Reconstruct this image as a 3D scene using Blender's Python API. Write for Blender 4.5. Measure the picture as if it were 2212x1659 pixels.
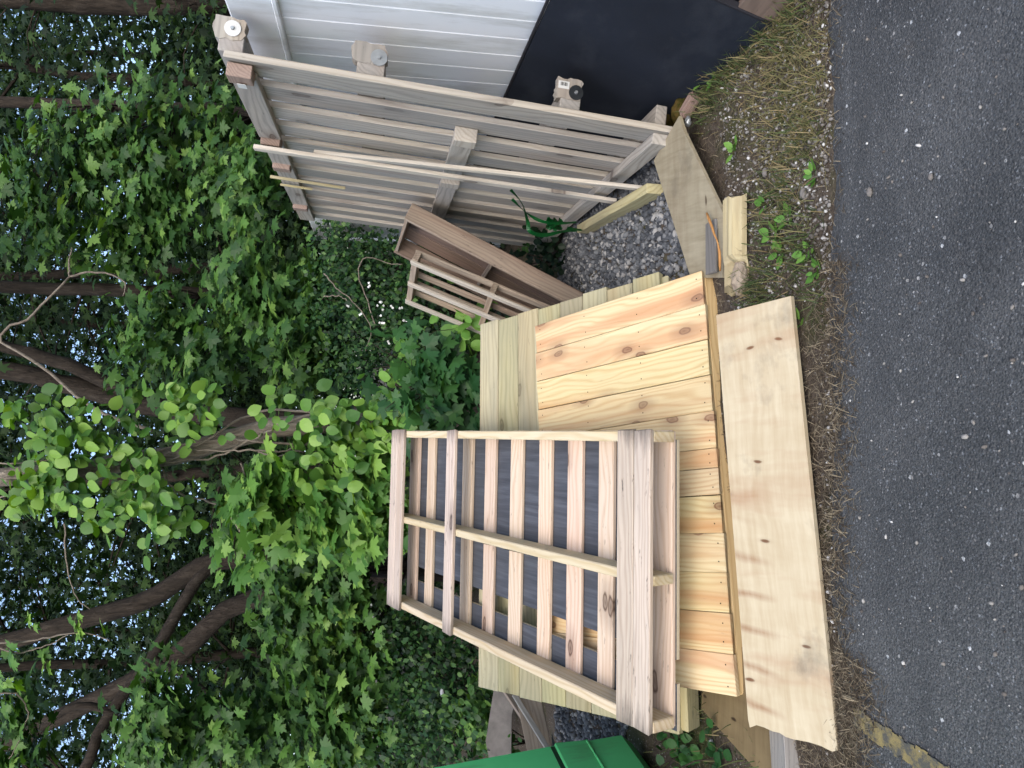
import bpy, bmesh, math, random
import numpy as np
from mathutils import Vector, Matrix

# ------------------------------------------------------------------ reset, camera, sky, sun, exposure
for o in list(bpy.data.objects):
    bpy.data.objects.remove(o)
scene = bpy.context.scene
COL = scene.collection
rnd = random.Random(11)
nrg = np.random.default_rng(5)
R = math.radians

FPX, PITCH, CAMH = 1560.0, R(11.0), 1.3           # focal length in 2212-px-wide pixels, pitch down, camera height
cP, sP = math.cos(PITCH), math.sin(PITCH)
cam_d = bpy.data.cameras.new('camera')
cam_d.sensor_width = 36.0
cam_d.lens = FPX / 2212 * 36.0
cam_d.clip_start, cam_d.clip_end = 0.05, 2000
cam = bpy.data.objects.new('camera', cam_d)
COL.objects.link(cam)
# the phone was held upright but the picture is stored on its side: image right is world down
up = Vector((0, sP, cP)); right = Vector((1, 0, 0)); back = Vector((0, -cP, sP))
m = Matrix.Identity(4)
for i in range(3):
    m[i][0] = -up[i]; m[i][1] = right[i]; m[i][2] = back[i]; m[i][3] = (0, 0, CAMH)[i]
cam.matrix_world = m
scene.camera = cam

SUN_EL, SUN_AZ = R(45), R(190)                     # azimuth measured clockwise from +Y: behind the camera
w = bpy.data.worlds.new('World'); scene.world = w; w.use_nodes = True
nt = w.node_tree; nt.nodes.clear()
sky = nt.nodes.new('ShaderNodeTexSky'); sky.sky_type = 'NISHITA'; sky.sun_disc = False
sky.sun_elevation = SUN_EL; sky.sun_rotation = SUN_AZ
sky.air_density = 1.0; sky.dust_density = 2.5; sky.ozone_density = 1.0; sky.altitude = 0
bgn = nt.nodes.new('ShaderNodeBackground'); bgn.inputs['Strength'].default_value = 0.15
out = nt.nodes.new('ShaderNodeOutputWorld')
nt.links.new(sky.outputs[0], bgn.inputs[0]); nt.links.new(bgn.outputs[0], out.inputs[0])

sun_d = bpy.data.lights.new('sun', 'SUN'); sun_d.energy = 0.65; sun_d.angle = R(60); sun_d.color = (0.97, 0.98, 1.0)
sun = bpy.data.objects.new('sun', sun_d); COL.objects.link(sun)
sdir = Vector((math.sin(SUN_AZ) * math.cos(SUN_EL), math.cos(SUN_AZ) * math.cos(SUN_EL), math.sin(SUN_EL)))
sun.rotation_euler = sdir.to_track_quat('Z', 'Y').to_euler()
sun.location = sdir * 30

vs = scene.view_settings
vs.view_transform = 'Standard'; vs.look = 'None'; vs.gamma = 1.0; vs.use_curve_mapping = False
vs.exposure = 1.3
scene.cycles.use_denoising = True
scene.cycles.max_bounces = 6
scene.cycles.transparent_max_bounces = 4

# ------------------------------------------------------------------ pixels (2212 x 1659 view of the photograph) to directions
def ray(x, y):
    xr = (1659 - y - 829.5) / FPX; yd = (x - 1106) / FPX
    return Vector((xr, cP - yd * sP, -(sP + yd * cP)))
C0 = Vector((0, 0, CAMH))
def on_ground(x, y, z=0.0):
    r = ray(x, y); return C0 + r * ((z - CAMH) / r.z)
def at_Y(x, y, Y):
    r = ray(x, y); return C0 + r * (Y / r.y)
def at_X(x, y, X):
    r = ray(x, y); return C0 + r * (X / r.x)

# ------------------------------------------------------------------ object helpers
ALB = 0.66                                         # photographed tones to surface reflectance
def S(r, g, b):
    def f(c):
        c /= 255.0
        return c / 12.92 if c <= 0.04045 else ((c + 0.055) / 1.055) ** 2.4
    return (f(r) * ALB, f(g) * ALB, f(b) * ALB, 1.0)
def tag(o, label=None, cat=None, group=None, kind=None):
    if label: o['label'] = label
    if cat: o['category'] = cat
    if group: o['group'] = group
    if kind: o['kind'] = kind
    return o
def link(name, me, mat=None, parent=None, M=None):
    o = bpy.data.objects.new(name, me)
    COL.objects.link(o)
    if mat is not None and me is not None and not me.materials: me.materials.append(mat)
    if parent is not None: o.parent = parent
    if M is not None: o.matrix_local = M
    return o
def thing(name, label, cat, M=None, group=None):
    o = bpy.data.objects.new(name, None); COL.objects.link(o)
    o.empty_display_size = 0.1
    if M is not None: o.matrix_world = M
    return tag(o, label, cat, group)
def frame(o, x, y):
    x = Vector(x).normalized(); y = Vector(y); y = (y - x * y.dot(x)).normalized(); z = x.cross(y)
    M = Matrix.Identity(4)
    for i in range(3):
        M[i][0], M[i][1], M[i][2], M[i][3] = x[i], y[i], z[i], o[i]
    return M
def T(x, y, z): return Matrix.Translation((x, y, z))
def RZ(a): return Matrix.Rotation(a, 4, 'Z')
def RX(a): return Matrix.Rotation(a, 4, 'X')
def RY(a): return Matrix.Rotation(a, 4, 'Y')

_box = {}
def box_mesh(l, wd, t, mat, bev=0.0025, seed=0, edge_mat=None):
    key = (round(l, 3), round(wd, 4), round(t, 4), mat.name, bev, seed, edge_mat.name if edge_mat else '')
    if key in _box: return _box[key]
    bm = bmesh.new(); bmesh.ops.create_cube(bm, size=1.0)
    bmesh.ops.scale(bm, vec=(l, wd, t), verts=bm.verts)
    if seed:
        q = random.Random(seed)
        for v in bm.verts:
            v.co += Vector((q.uniform(-.004, .004), q.uniform(-.0018, .0018), q.uniform(-.001, .001)))
    if bev: bmesh.ops.bevel(bm, geom=list(bm.edges), offset=min(bev, t * .3), segments=1, affect='EDGES')
    me = bpy.data.meshes.new('board'); bm.to_mesh(me); bm.free()
    me.materials.append(mat); _box[key] = me
    if edge_mat:                                        # narrow edges coloured lighter, painting in the light they catch
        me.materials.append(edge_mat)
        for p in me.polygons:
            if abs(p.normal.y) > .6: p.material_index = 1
    return me
def board(name, parent, l, wd, t, mat, M, bev=0.0025, jit=True, edge_mat=None):
    """a plank: length along its own x, width y, thickness z; M places its centre in the parent's frame"""
    o = link(name, box_mesh(l, wd, t, mat, bev, rnd.randint(1, 4) if jit else 0, edge_mat), None, parent, M)
    return o
def from_bm(name, bm, mat, parent=None, M=None, smooth=False):
    me = bpy.data.meshes.new(name); bm.normal_update(); bm.to_mesh(me); bm.free()
    if smooth:
        for p in me.polygons: p.use_smooth = True
    return link(name, me, mat, parent, M)
def prism(pts, t):
    """outline in xy extruded down by t"""
    bm = bmesh.new()
    a = [bm.verts.new((p[0], p[1], 0)) for p in pts]; b = [bm.verts.new((p[0], p[1], -t)) for p in pts]
    bm.faces.new(a); bm.faces.new(b[::-1])
    n = len(pts)
    for i in range(n): bm.faces.new((a[i], b[i], b[(i + 1) % n], a[(i + 1) % n]))
    bmesh.ops.recalc_face_normals(bm, faces=bm.faces)
    return bm
def tube_data(paths, sides=8, lump_=0.0):
    V, F = [], []
    for pts, rad in paths:
        pts = [Vector(p) for p in pts]; base = len(V); n = len(pts)
        prev = None
        for i, p in enumerate(pts):
            d = (pts[min(i + 1, n - 1)] - pts[max(i - 1, 0)]).normalized()
            a = (prev - d * prev.dot(d)) if prev is not None else d.orthogonal()
            if a.length < 1e-6: a = d.orthogonal()
            a.normalize(); prev = a; b = d.cross(a)
            for k in range(sides):
                t = 2 * math.pi * k / sides
                k_ = 1 + lump_ * (math.sin(t * 3 + i * .7) * .5 + math.sin(t * 5 - i * 1.3) * .4 + math.sin(i * 1.9 + t) * .5)
                V.append(tuple(p + (a * math.cos(t) + b * math.sin(t)) * rad[i] * k_))
        for i in range(n - 1):
            for k in range(sides):
                k2 = (k + 1) % sides
                F.append((base + i * sides + k, base + i * sides + k2, base + (i + 1) * sides + k2, base + (i + 1) * sides + k))
        F.append(tuple(base + k for k in range(sides))[::-1]); F.append(tuple(base + (n - 1) * sides + k for k in range(sides)))
    return V, F
def tubes(name, paths, mat, parent=None, sides=8):
    V, F = tube_data(paths, sides, .1 if name in ('trunk', 'limb') else 0.0)
    me = bpy.data.meshes.new(name); me.from_pydata(V, [], F)
    for p in me.polygons: p.use_smooth = True
    return link(name, me, mat, parent)
def smooth_path(pts, n, wob=0.0, q=None):
    pts = [Vector(p) for p in pts]; out = []
    m_ = len(pts) - 1
    for i in range(n + 1):
        t = i / n * m_; k = min(int(t), m_ - 1); f = t - k
        p0, p1, p2, p3 = pts[max(k - 1, 0)], pts[k], pts[k + 1], pts[min(k + 2, m_)]
        v = 0.5 * ((2 * p1) + (-p0 + p2) * f + (2 * p0 - 5 * p1 + 4 * p2 - p3) * f * f + (-p0 + 3 * p1 - 3 * p2 + p3) * f ** 3)
        if wob and q: v = v + Vector((q.uniform(-wob, wob), q.uniform(-wob, wob), q.uniform(-wob, wob)))
        out.append(v)
    return out
def scatter_mesh(name, tv, tf, Ms, Ts, rn, mat, parent=None, smooth=False, kind=None):
    """many copies of one small template joined into a single mesh; rn gives each copy its own tint"""
    tv = np.asarray(tv, dtype=np.float32); N, k = len(Ts), len(tv)
    if N == 0: return None
    V = (np.einsum('nij,kj->nki', Ms, tv) + Ts[:, None, :]).reshape(-1, 3).astype(np.float32)
    tot = np.array([len(f) for f in tf], dtype=np.int32); lv = np.concatenate([np.array(f, dtype=np.int32) for f in tf])
    loops = (lv[None, :] + (np.arange(N, dtype=np.int32) * k)[:, None]).ravel().astype(np.int32)
    tots = np.tile(tot, N); starts = np.concatenate([[0], np.cumsum(tots)[:-1]]).astype(np.int32)
    me = bpy.data.meshes.new(name)
    me.vertices.add(len(V)); me.vertices.foreach_set('co', V.ravel())
    me.loops.add(len(loops)); me.loops.foreach_set('vertex_index', loops)
    me.polygons.add(len(tots)); me.polygons.foreach_set('loop_start', starts)
    try: me.polygons.foreach_set('loop_total', tots)
    except Exception: pass
    me.update(calc_edges=True); me.validate()
    at = me.attributes.new('tint', 'FLOAT', 'POINT')
    at.data.foreach_set('value', np.repeat(np.asarray(rn, dtype=np.float32), k))
    if smooth: me.polygons.foreach_set('use_smooth', np.ones(len(tots), dtype=bool))
    o = link(name, me, mat, parent)
    if kind: o['kind'] = kind
    return o
def basis_from_normals(nrm, spin):
    """rotation matrices whose z is nrm"""
    n = nrm / np.linalg.norm(nrm, axis=1, keepdims=True)
    a = np.cross(n, np.where(np.abs(n[:, [2]]) < .9, np.array([[0, 0, 1.]]), np.array([[1., 0, 0]])))
    a /= np.linalg.norm(a, axis=1, keepdims=True); b = np.cross(n, a)
    c, s = np.cos(spin)[:, None], np.sin(spin)[:, None]
    return np.stack([a * c + b * s, -a * s + b * c, n], axis=2)

# ------------------------------------------------------------------ materials
def new_mat(name):
    mt = bpy.data.materials.new(name); mt.use_nodes = True
    n = mt.node_tree.nodes; l = mt.node_tree.links
    return mt, n, l, n['Principled BSDF']
def ramp(n, pts):
    r = n.new('ShaderNodeValToRGB'); e = r.color_ramp.elements
    while len(e) < len(pts): e.new(0.5)
    for i, (p, c) in enumerate(pts):
        e[i].position = p; e[i].color = c if len(c) == 4 else (*c, 1)
    return r
def mixc(n, l, a, b, fac, blend='MIX'):
    mx = n.new('ShaderNodeMix'); mx.data_type = 'RGBA'; mx.blend_type = blend
    for sock, v in ((mx.inputs[6], a), (mx.inputs[7], b), (mx.inputs[0], fac)):
        if hasattr(v, 'links') or hasattr(v, 'is_linked'): l.new(v, sock)
        else: sock.default_value = v
    return mx.outputs[2]
def math_(n, l, op, a, b=None, clamp=False):
    q = n.new('ShaderNodeMath'); q.operation = op; q.use_clamp = clamp
    for i, v in enumerate((a, b)):
        if v is None: continue
        if hasattr(v, 'is_linked'): l.new(v, q.inputs[i])
        else: q.inputs[i].default_value = v
    return q.outputs[0]
def noise(n, l, vec, scale, detail=4, rough=.55, dist=0.0):
    q = n.new('ShaderNodeTexNoise'); q.inputs['Scale'].default_value = scale; q.inputs['Detail'].default_value = detail
    q.inputs['Roughness'].default_value = rough; q.inputs['Distortion'].default_value = dist
    if vec is not None: l.new(vec, q.inputs['Vector'])
    return q.outputs['Fac']
def mapping(n, l, vec, sc, loc=(0, 0, 0)):
    q = n.new('ShaderNodeMapping'); q.inputs['Scale'].default_value = sc; q.inputs['Location'].default_value = loc
    l.new(vec, q.inputs['Vector']); return q.outputs[0]
def bump(n, l, b, height, strength, dist):
    q = n.new('ShaderNodeBump'); q.inputs['Strength'].default_value = strength; q.inputs['Distance'].default_value = dist
    l.new(height, q.inputs['Height']); l.new(q.outputs[0], b.inputs['Normal'])

def wood(name, light, dark, knot, streak=None, streak_amt=0.0, grey=None, grey_amt=0.0, knots=0.5, vary=0.18, rings=22.0,
         rough=0.65, speck=0.0, ring_amt=0.55, knot_sc=(2.4, 6.0), end_stain=None):
    mt, n, l, b = new_mat(name)
    tc = n.new('ShaderNodeTexCoord').outputs['Object']
    oi = n.new('ShaderNodeObjectInfo').outputs['Random']
    off = n.new('ShaderNodeCombineXYZ')
    l.new(math_(n, l, 'MULTIPLY', oi, 31.7), off.inputs[0]); l.new(math_(n, l, 'MULTIPLY', oi, 17.3), off.inputs[1]); l.new(math_(n, l, 'MULTIPLY', oi, 7.9), off.inputs[2])
    va = n.new('ShaderNodeVectorMath'); va.operation = 'ADD'; l.new(tc, va.inputs[0]); l.new(off.outputs[0], va.inputs[1])
    p = va.outputs[0]
    warp = noise(n, l, mapping(n, l, p, (1.6, 7, 7)), 1.0, 2, .5)
    sep = n.new('ShaderNodeSeparateXYZ'); l.new(p, sep.inputs[0])
    yy = math_(n, l, 'ADD', sep.outputs[1], math_(n, l, 'MULTIPLY', sep.outputs[2], 1.3))
    yy = math_(n, l, 'ADD', yy, math_(n, l, 'MULTIPLY', warp, 0.16))
    rg = math_(n, l, 'SINE', math_(n, l, 'MULTIPLY', yy, rings * 12.0))
    rg = math_(n, l, 'MULTIPLY', math_(n, l, 'ADD', rg, 1.0), 0.5)
    rg = math_(n, l, 'POWER', rg, 2.2)
    fine = noise(n, l, mapping(n, l, p, (5, 150, 150)), 1.0, 5, .65)
    mid = noise(n, l, mapping(n, l, p, (1.2, 22, 22)), 1.0, 4, .6)
    fac = math_(n, l, 'ADD', math_(n, l, 'MULTIPLY', rg, ring_amt), math_(n, l, 'MULTIPLY', math_(n, l, 'SUBTRACT', fine, .38), 0.9))
    fac = math_(n, l, 'MULTIPLY', fac, math_(n, l, 'ADD', mid, .35), clamp=True)
    col = mixc(n, l, light, dark, fac)
    if streak:
        sm = noise(n, l, mapping(n, l, p, (0.7, 9, 9), (3, 1, 2)), 1.0, 2, .5)
        sr = ramp(n, [(0.52, (0, 0, 0)), (0.66, (1, 1, 1))]); l.new(sm, sr.inputs[0])
        col = mixc(n, l, col, streak, math_(n, l, 'MULTIPLY', sr.outputs[0], streak_amt))
    if knots:
        vo = n.new('ShaderNodeTexVoronoi'); vo.feature = 'F1'; vo.voronoi_dimensions = '2D'; vo.inputs['Scale'].default_value = 1.0
        kw = n.new('ShaderNodeVectorMath'); kw.operation = 'ADD'
        kn = n.new('ShaderNodeTexNoise'); kn.inputs['Scale'].default_value = 14
        l.new(p, kn.inputs['Vector'])
        ks = n.new('ShaderNodeVectorMath'); ks.operation = 'SCALE'; ks.inputs['Scale'].default_value = .12; l.new(kn.outputs['Color'], ks.inputs[0])
        l.new(mapping(n, l, p, (knot_sc[0], knot_sc[1], 1)), kw.inputs[0]); l.new(ks.outputs[0], kw.inputs[1]); l.new(kw.outputs[0], vo.inputs['Vector'])
        kr = ramp(n, [(0.0, (.85, .85, .85)), (0.05, (.65, .65, .65)), (0.075, (.95, .95, .95)), (0.1, (.35, .35, .35)), (.3, (0, 0, 0))]); l.new(vo.outputs['Distance'], kr.inputs[0])
        sp = n.new('ShaderNodeSeparateColor'); l.new(vo.outputs['Color'], sp.inputs[0])
        on = math_(n, l, 'LESS_THAN', sp.outputs[0], knots)
        col = mixc(n, l, col, knot, math_(n, l, 'MULTIPLY', kr.outputs[0], on))
    if grey:
        gm = noise(n, l, mapping(n, l, p, (1.3, 5, 5), (9, 4, 1)), 1.0, 5, .6)
        gr = ramp(n, [(0.35, (0, 0, 0)), (0.62, (1, 1, 1))]); l.new(gm, gr.inputs[0])
        col = mixc(n, l, col, grey, math_(n, l, 'MULTIPLY', gr.outputs[0], grey_amt))
    if speck:
        sn = noise(n, l, mapping(n, l, p, (12, 60, 60), (2, 8, 5)), 1.0, 3, .7)
        sr2 = ramp(n, [(0.64, (0, 0, 0)), (0.72, (1, 1, 1))]); l.new(sn, sr2.inputs[0])
        col = mixc(n, l, col, (0.03, 0.028, 0.026, 1), math_(n, l, 'MULTIPLY', sr2.outputs[0], speck))
    if end_stain:                                       # old black water stains soaked into the board ends
        so = n.new('ShaderNodeSeparateXYZ'); l.new(tc, so.inputs[0])
        en = math_(n, l, 'SUBTRACT', math_(n, l, 'ABSOLUTE', so.outputs[0]), end_stain)
        en = math_(n, l, 'ADD', math_(n, l, 'MULTIPLY', en, 9.0), math_(n, l, 'MULTIPLY', math_(n, l, 'SUBTRACT', noise(n, l, mapping(n, l, p, (6, 40, 40)), 1.0, 4, .7), .5), 2.2), clamp=True)
        col = mixc(n, l, col, (.035, .032, .03, 1), math_(n, l, 'MULTIPLY', en, .75))
    hs = n.new('ShaderNodeHueSaturation'); l.new(col, hs.inputs['Color'])
    l.new(math_(n, l, 'ADD', math_(n, l, 'MULTIPLY', oi, vary * 2), 1.0 - vary), hs.inputs['Value'])
    r7 = math_(n, l, 'FRACT', math_(n, l, 'MULTIPLY', oi, 7.31))
    l.new(math_(n, l, 'ADD', math_(n, l, 'MULTIPLY', r7, vary * 1.2), 1.0 - vary * .6), hs.inputs['Saturation'])
    l.new(math_(n, l, 'ADD', math_(n, l, 'MULTIPLY', math_(n, l, 'FRACT', math_(n, l, 'MULTIPLY', oi, 3.77)), 0.016), 0.492), hs.inputs['Hue'])
    l.new(hs.outputs[0], b.inputs['Base Color'])
    b.inputs['Roughness'].default_value = rough; b.inputs['Specular IOR Level'].default_value = 0.25
    bump(n, l, b, math_(n, l, 'ADD', fine, math_(n, l, 'MULTIPLY', rg, .3)), 0.35, 0.0025)
    return mt

M_PINE = wood('new_pine', S(240, 220, 172), S(208, 172, 116), S(112, 64, 46), S(210, 154, 106), .8, grey=S(200, 180, 144), grey_amt=.3, knots=.9, rings=25, vary=.09, speck=.12, ring_amt=.62, knot_sc=(3.4, 6.5))
M_PINE_EDGE = wood('new_pine_rail', S(236, 202, 152), S(206, 164, 112), S(120, 72, 45), knots=.3, rings=20, vary=.06)
M_TREAT = wood('treated_lumber', S(206, 196, 156), S(160, 150, 108), S(110, 96, 62), S(190, 166, 116), .4, grey=S(150, 150, 130), grey_amt=.55, knots=.25, rings=18, vary=.13, speck=.4)
M_PALLET = wood('pallet_oak', S(232, 210, 188), S(200, 168, 142), S(90, 66, 52), S(206, 168, 138), .6, knots=.3, rings=20, vary=.12, speck=.5)
M_PALLET_WHITE = wood('pallet_poplar', S(230, 214, 182), S(200, 174, 128), S(116, 80, 54), S(206, 178, 128), .5, knots=.2, rings=16, vary=.05, speck=.2)
M_PALLET_DIRTY = wood('pallet_oak_dirty', S(230, 212, 194), S(184, 160, 142), S(70, 56, 50), S(214, 186, 160), .5, grey=S(150, 142, 134), grey_amt=.35, knots=.25, rings=22, vary=.1, speck=.8, end_stain=.43)
M_WEATH = wood('weathered_wood', S(192, 184, 172), S(132, 124, 116), S(84, 64, 52), S(166, 144, 124), .5, grey=S(160, 158, 154), grey_amt=.6, knots=.35, rings=18, vary=.14, speck=.5)
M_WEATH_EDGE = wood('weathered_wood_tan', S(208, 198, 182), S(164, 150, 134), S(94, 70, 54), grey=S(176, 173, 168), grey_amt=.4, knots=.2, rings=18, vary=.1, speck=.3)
M_OLD = wood('old_brown_wood', S(190, 172, 150), S(142, 122, 104), S(60, 44, 34), S(146, 108, 84), .6, grey=S(120, 112, 102), grey_amt=.5, knots=.25, rings=18, vary=.14, speck=.5)
M_OLD_DARK = wood('dark_red_brown_wood', S(142, 118, 102), S(104, 84, 72), S(44, 30, 24), grey=S(122, 112, 104), grey_amt=.4, knots=.2, rings=16, vary=.12, speck=.4)
M_REDBLOCK = wood('reddish_block', S(170, 146, 132), S(134, 110, 98), S(80, 52, 40), knots=.1, rings=26, vary=.12)
M_SLAT = wood('pale_slat', S(234, 222, 204), S(192, 178, 160), S(90, 68, 50), grey=S(170, 170, 170), grey_amt=.4, knots=.2, rings=18, vary=.06, speck=.3)
M_LOG = wood('yellow_timber', S(212, 200, 158), S(170, 154, 110), S(100, 78, 48), grey=S(150, 142, 118), grey_amt=.6, knots=.15, rings=14, vary=.05, speck=.4)
M_GREYPOST = wood('grey_post', S(168, 160, 152), S(128, 120, 114), S(76, 66, 58), grey=S(150, 148, 146), grey_amt=.5, knots=.1, rings=22, vary=.05, speck=.4)
M_GREYBOARD = wood('dark_grey_board', S(136, 132, 126), S(94, 90, 86), S(60, 56, 54), grey=S(118, 116, 114), grey_amt=.5, knots=.1, rings=22, vary=.05, speck=.4)
M_SPLINTER = wood('orange_splinter', S(206, 150, 96), S(170, 110, 60), S(100, 60, 36), knots=0, rings=30, vary=.05)

def plywood(name, base, dark, red, stain_amt, speck=.3, bands=False):
    mt, n, l, b = new_mat(name)
    p = n.new('ShaderNodeTexCoord').outputs['Object']
    warp = n.new('ShaderNodeTexNoise'); warp.inputs['Scale'].default_value = 2.4; warp.inputs['Detail'].default_value = 3; l.new(p, warp.inputs['Vector'])
    sc_ = n.new('ShaderNodeVectorMath'); sc_.operation = 'SCALE'; sc_.inputs['Scale'].default_value = .09; l.new(warp.outputs['Color'], sc_.inputs[0])
    ad = n.new('ShaderNodeVectorMath'); ad.operation = 'ADD'; l.new(p, ad.inputs[0]); l.new(sc_.outputs[0], ad.inputs[1]); p2 = ad.outputs[0]
    g1 = noise(n, l, mapping(n, l, p2, (4, 46, 46)), 1, 5, .6)
    g2 = noise(n, l, mapping(n, l, p2, (9, 2.2, 2)), 1, 4, .6)
    col = mixc(n, l, base, dark, math_(n, l, 'MULTIPLY', math_(n, l, 'SUBTRACT', math_(n, l, 'ADD', g1, math_(n, l, 'MULTIPLY', g2, .7)), .55), 1.2, clamp=True))
    # rows of reddish veneer eyes running across the sheet
    vo = n.new('ShaderNodeTexVoronoi'); vo.voronoi_dimensions = '2D'; vo.inputs['Scale'].default_value = 1; l.new(mapping(n, l, p2, (26, 9, 1)), vo.inputs['Vector'])
    kr = ramp(n, [(0, (1, 1, 1)), (.10, (.9, .9, .9)), (.17, (.1, .1, .1)), (.3, (0, 0, 0))]); l.new(vo.outputs['Distance'], kr.inputs[0])
    sp = n.new('ShaderNodeSeparateColor'); l.new(vo.outputs['Color'], sp.inputs[0])
    col = mixc(n, l, col, tuple(c * .45 for c in red[:3]) + (1,), math_(n, l, 'MULTIPLY', kr.outputs[0], math_(n, l, 'LESS_THAN', sp.outputs[1], .05)))
    st = noise(n, l, mapping(n, l, p2, (7, 1.3, 1), (4, 7, 0)), 1, 4, .6)
    sr = ramp(n, [(.5, (0, 0, 0)), (.64, (.5, .5, .5)), (.75, (1, 1, 1))]); l.new(st, sr.inputs[0])
    col = mixc(n, l, col, red, math_(n, l, 'MULTIPLY', sr.outputs[0], stain_amt))
    if bands:                                           # the same veneer flaw repeats once per turn of the peeled log
        sb = n.new('ShaderNodeSeparateXYZ'); l.new(p2, sb.inputs[0])
        fr = math_(n, l, 'FRACT', math_(n, l, 'MULTIPLY', math_(n, l, 'SUBTRACT', sb.outputs[0], math_(n, l, 'MULTIPLY', sb.outputs[1], .16)), 8.6))
        dd = math_(n, l, 'ABSOLUTE', math_(n, l, 'SUBTRACT', fr, .5))
        bd = ramp(n, [(0, (1, 1, 1)), (.05, (.7, .7, .7)), (.14, (0, 0, 0))]); l.new(dd, bd.inputs[0])
        my = ramp(n, [(.52, (0, 0, 0)), (.75, (1, 1, 1))]); l.new(math_(n, l, 'MULTIPLY', sb.outputs[1], 2.6), my.inputs[0])
        mx_ = ramp(n, [(.55, (1, 1, 1)), (.72, (0, 0, 0))]); l.new(sb.outputs[0], mx_.inputs[0])
        bk = math_(n, l, 'MULTIPLY', math_(n, l, 'MULTIPLY', math_(n, l, 'MULTIPLY', bd.outputs[0], .7), my.outputs[0]), math_(n, l, 'MULTIPLY', mx_.outputs[0], math_(n, l, 'ADD', g1, .35)), clamp=True)
        col = mixc(n, l, col, tuple(c * .8 for c in red[:3]) + (1,), bk)
    dn = noise(n, l, mapping(n, l, p2, (3, 3, 3), (1, 5, 2)), 1, 6, .65)
    dr = ramp(n, [(.56, (0, 0, 0)), (.76, (1, 1, 1))]); l.new(dn, dr.inputs[0])
    col = mixc(n, l, col, S(110, 104, 94), math_(n, l, 'MULTIPLY', dr.outputs[0], speck))
    l.new(col, b.inputs['Base Color']); b.inputs['Roughness'].default_value = .7; b.inputs['Specular IOR Level'].default_value = .2
    bump(n, l, b, g1, .25, .002)
    return mt
M_PLY = plywood('plywood_face', S(220, 206, 176), S(184, 162, 126), S(168, 120, 86), .65, .75, True)
M_PLY_GREY = plywood('plywood_grey_face', S(184, 174, 148), S(136, 124, 100), S(112, 88, 66), .5, .9)
M_PLY_DARK = plywood('plywood_dark_face', S(150, 130, 96), S(112, 94, 68), S(92, 70, 50), .5, .6)

def plain(name, col, rough=.6, spec=.3, var=.1, vscale=6.0, bstr=0.0, bscale=60., metal=0.0, col2=None, grime=None, gamt=0.0, gsc=(2, 14, 14), gthr=.55):
    mt, n, l, b = new_mat(name)
    p = n.new('ShaderNodeTexCoord').outputs['Object']
    ns = noise(n, l, p, vscale, 5, .6)
    c2 = col2 if col2 else tuple(c * (1 - var) for c in col[:3]) + (1,)
    rp = ramp(n, [(.35, (0, 0, 0)), (.65, (1, 1, 1))]); l.new(ns, rp.inputs[0])
    cc = mixc(n, l, col, c2, rp.outputs[0])
    if grime:
        wp = n.new('ShaderNodeNewGeometry').outputs['Position']
        gr = ramp(n, [(gthr, (0, 0, 0)), (gthr + .22, (1, 1, 1))]); l.new(noise(n, l, mapping(n, l, wp, gsc), 1.0, 6, .68), gr.inputs[0])
        cc = mixc(n, l, cc, grime, math_(n, l, 'MULTIPLY', gr.outputs[0], gamt))
    l.new(cc, b.inputs['Base Color'])
    b.inputs['Roughness'].default_value = rough; b.inputs['Specular IOR Level'].default_value = spec; b.inputs['Metallic'].default_value = metal
    if bstr: bump(n, l, b, noise(n, l, p, bscale, 4, .6), bstr, .003)
    return mt
M_VINYL = plain('white_vinyl', (.86, .88, .90, 1), .42, .4, .05, 1.4, col2=(.80, .83, .87, 1), grime=(.40, .40, .36, 1), gamt=.55, gsc=(3, 7, 1.6), gthr=.52)
M_BLACK = plain('black_rubber', S(38, 44, 56), .7, .22, .25, 3.0, .15, 200, grime=(.06, .065, .075, 1), gamt=.3, gsc=(3, 2.2, 4), gthr=.48)
M_BLACK_EDGE = plain('black_board_edge', S(46, 46, 52), .7, .2, .2, 8)
M_GREEN = plain('green_painted_steel', (.11, .56, .20, 1), .42, .45, .12, 2.2, .05, 40, col2=(.09, .49, .17, 1), grime=(.09, .10, .06, 1), gamt=.5, gsc=(5, 7, 2), gthr=.56)
M_GREEN_DK = plain('green_steel_seam', S(40, 74, 50), .6, .3, .3, 20, .4, 90)
M_WASHER = plain('zinc_washer', S(186, 190, 192), .38, .5, .2, 30, metal=.6)
M_WASHER_DK = plain('dark_washer', S(70, 74, 78), .4, .5, .3, 30, metal=.6)
M_WHITEPAPER = plain('paper_label', S(232, 232, 228), .6, .3, .05)
M_INK = plain('dark_ink', S(40, 36, 34), .8, .1, .2)
M_STRAP = plain('green_strap_plastic', S(26, 122, 58), .35, .5, .25, 30)
M_TRAY = plain('black_plastic_tray', S(18, 24, 28), .45, .4, .2)
M_STONE_BIG = plain('rock', S(140, 134, 128), .85, .2, .3, 12, .4, 50)
M_MOSSY = plain('mossy_clump', S(96, 78, 44), .95, .05, .5, 40, .8, 120, col2=S(60, 62, 26))
M_PAPERTRASH = plain('white_litter', S(214, 216, 218), .6, .3, .15)
M_PARTICLE = plain('particleboard_edge', S(222, 206, 176), .8, .2, .15, 160)
M_FLOWER = plain('white_petal', (.85, .85, .83, 1), .6, .2, .03)

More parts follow.
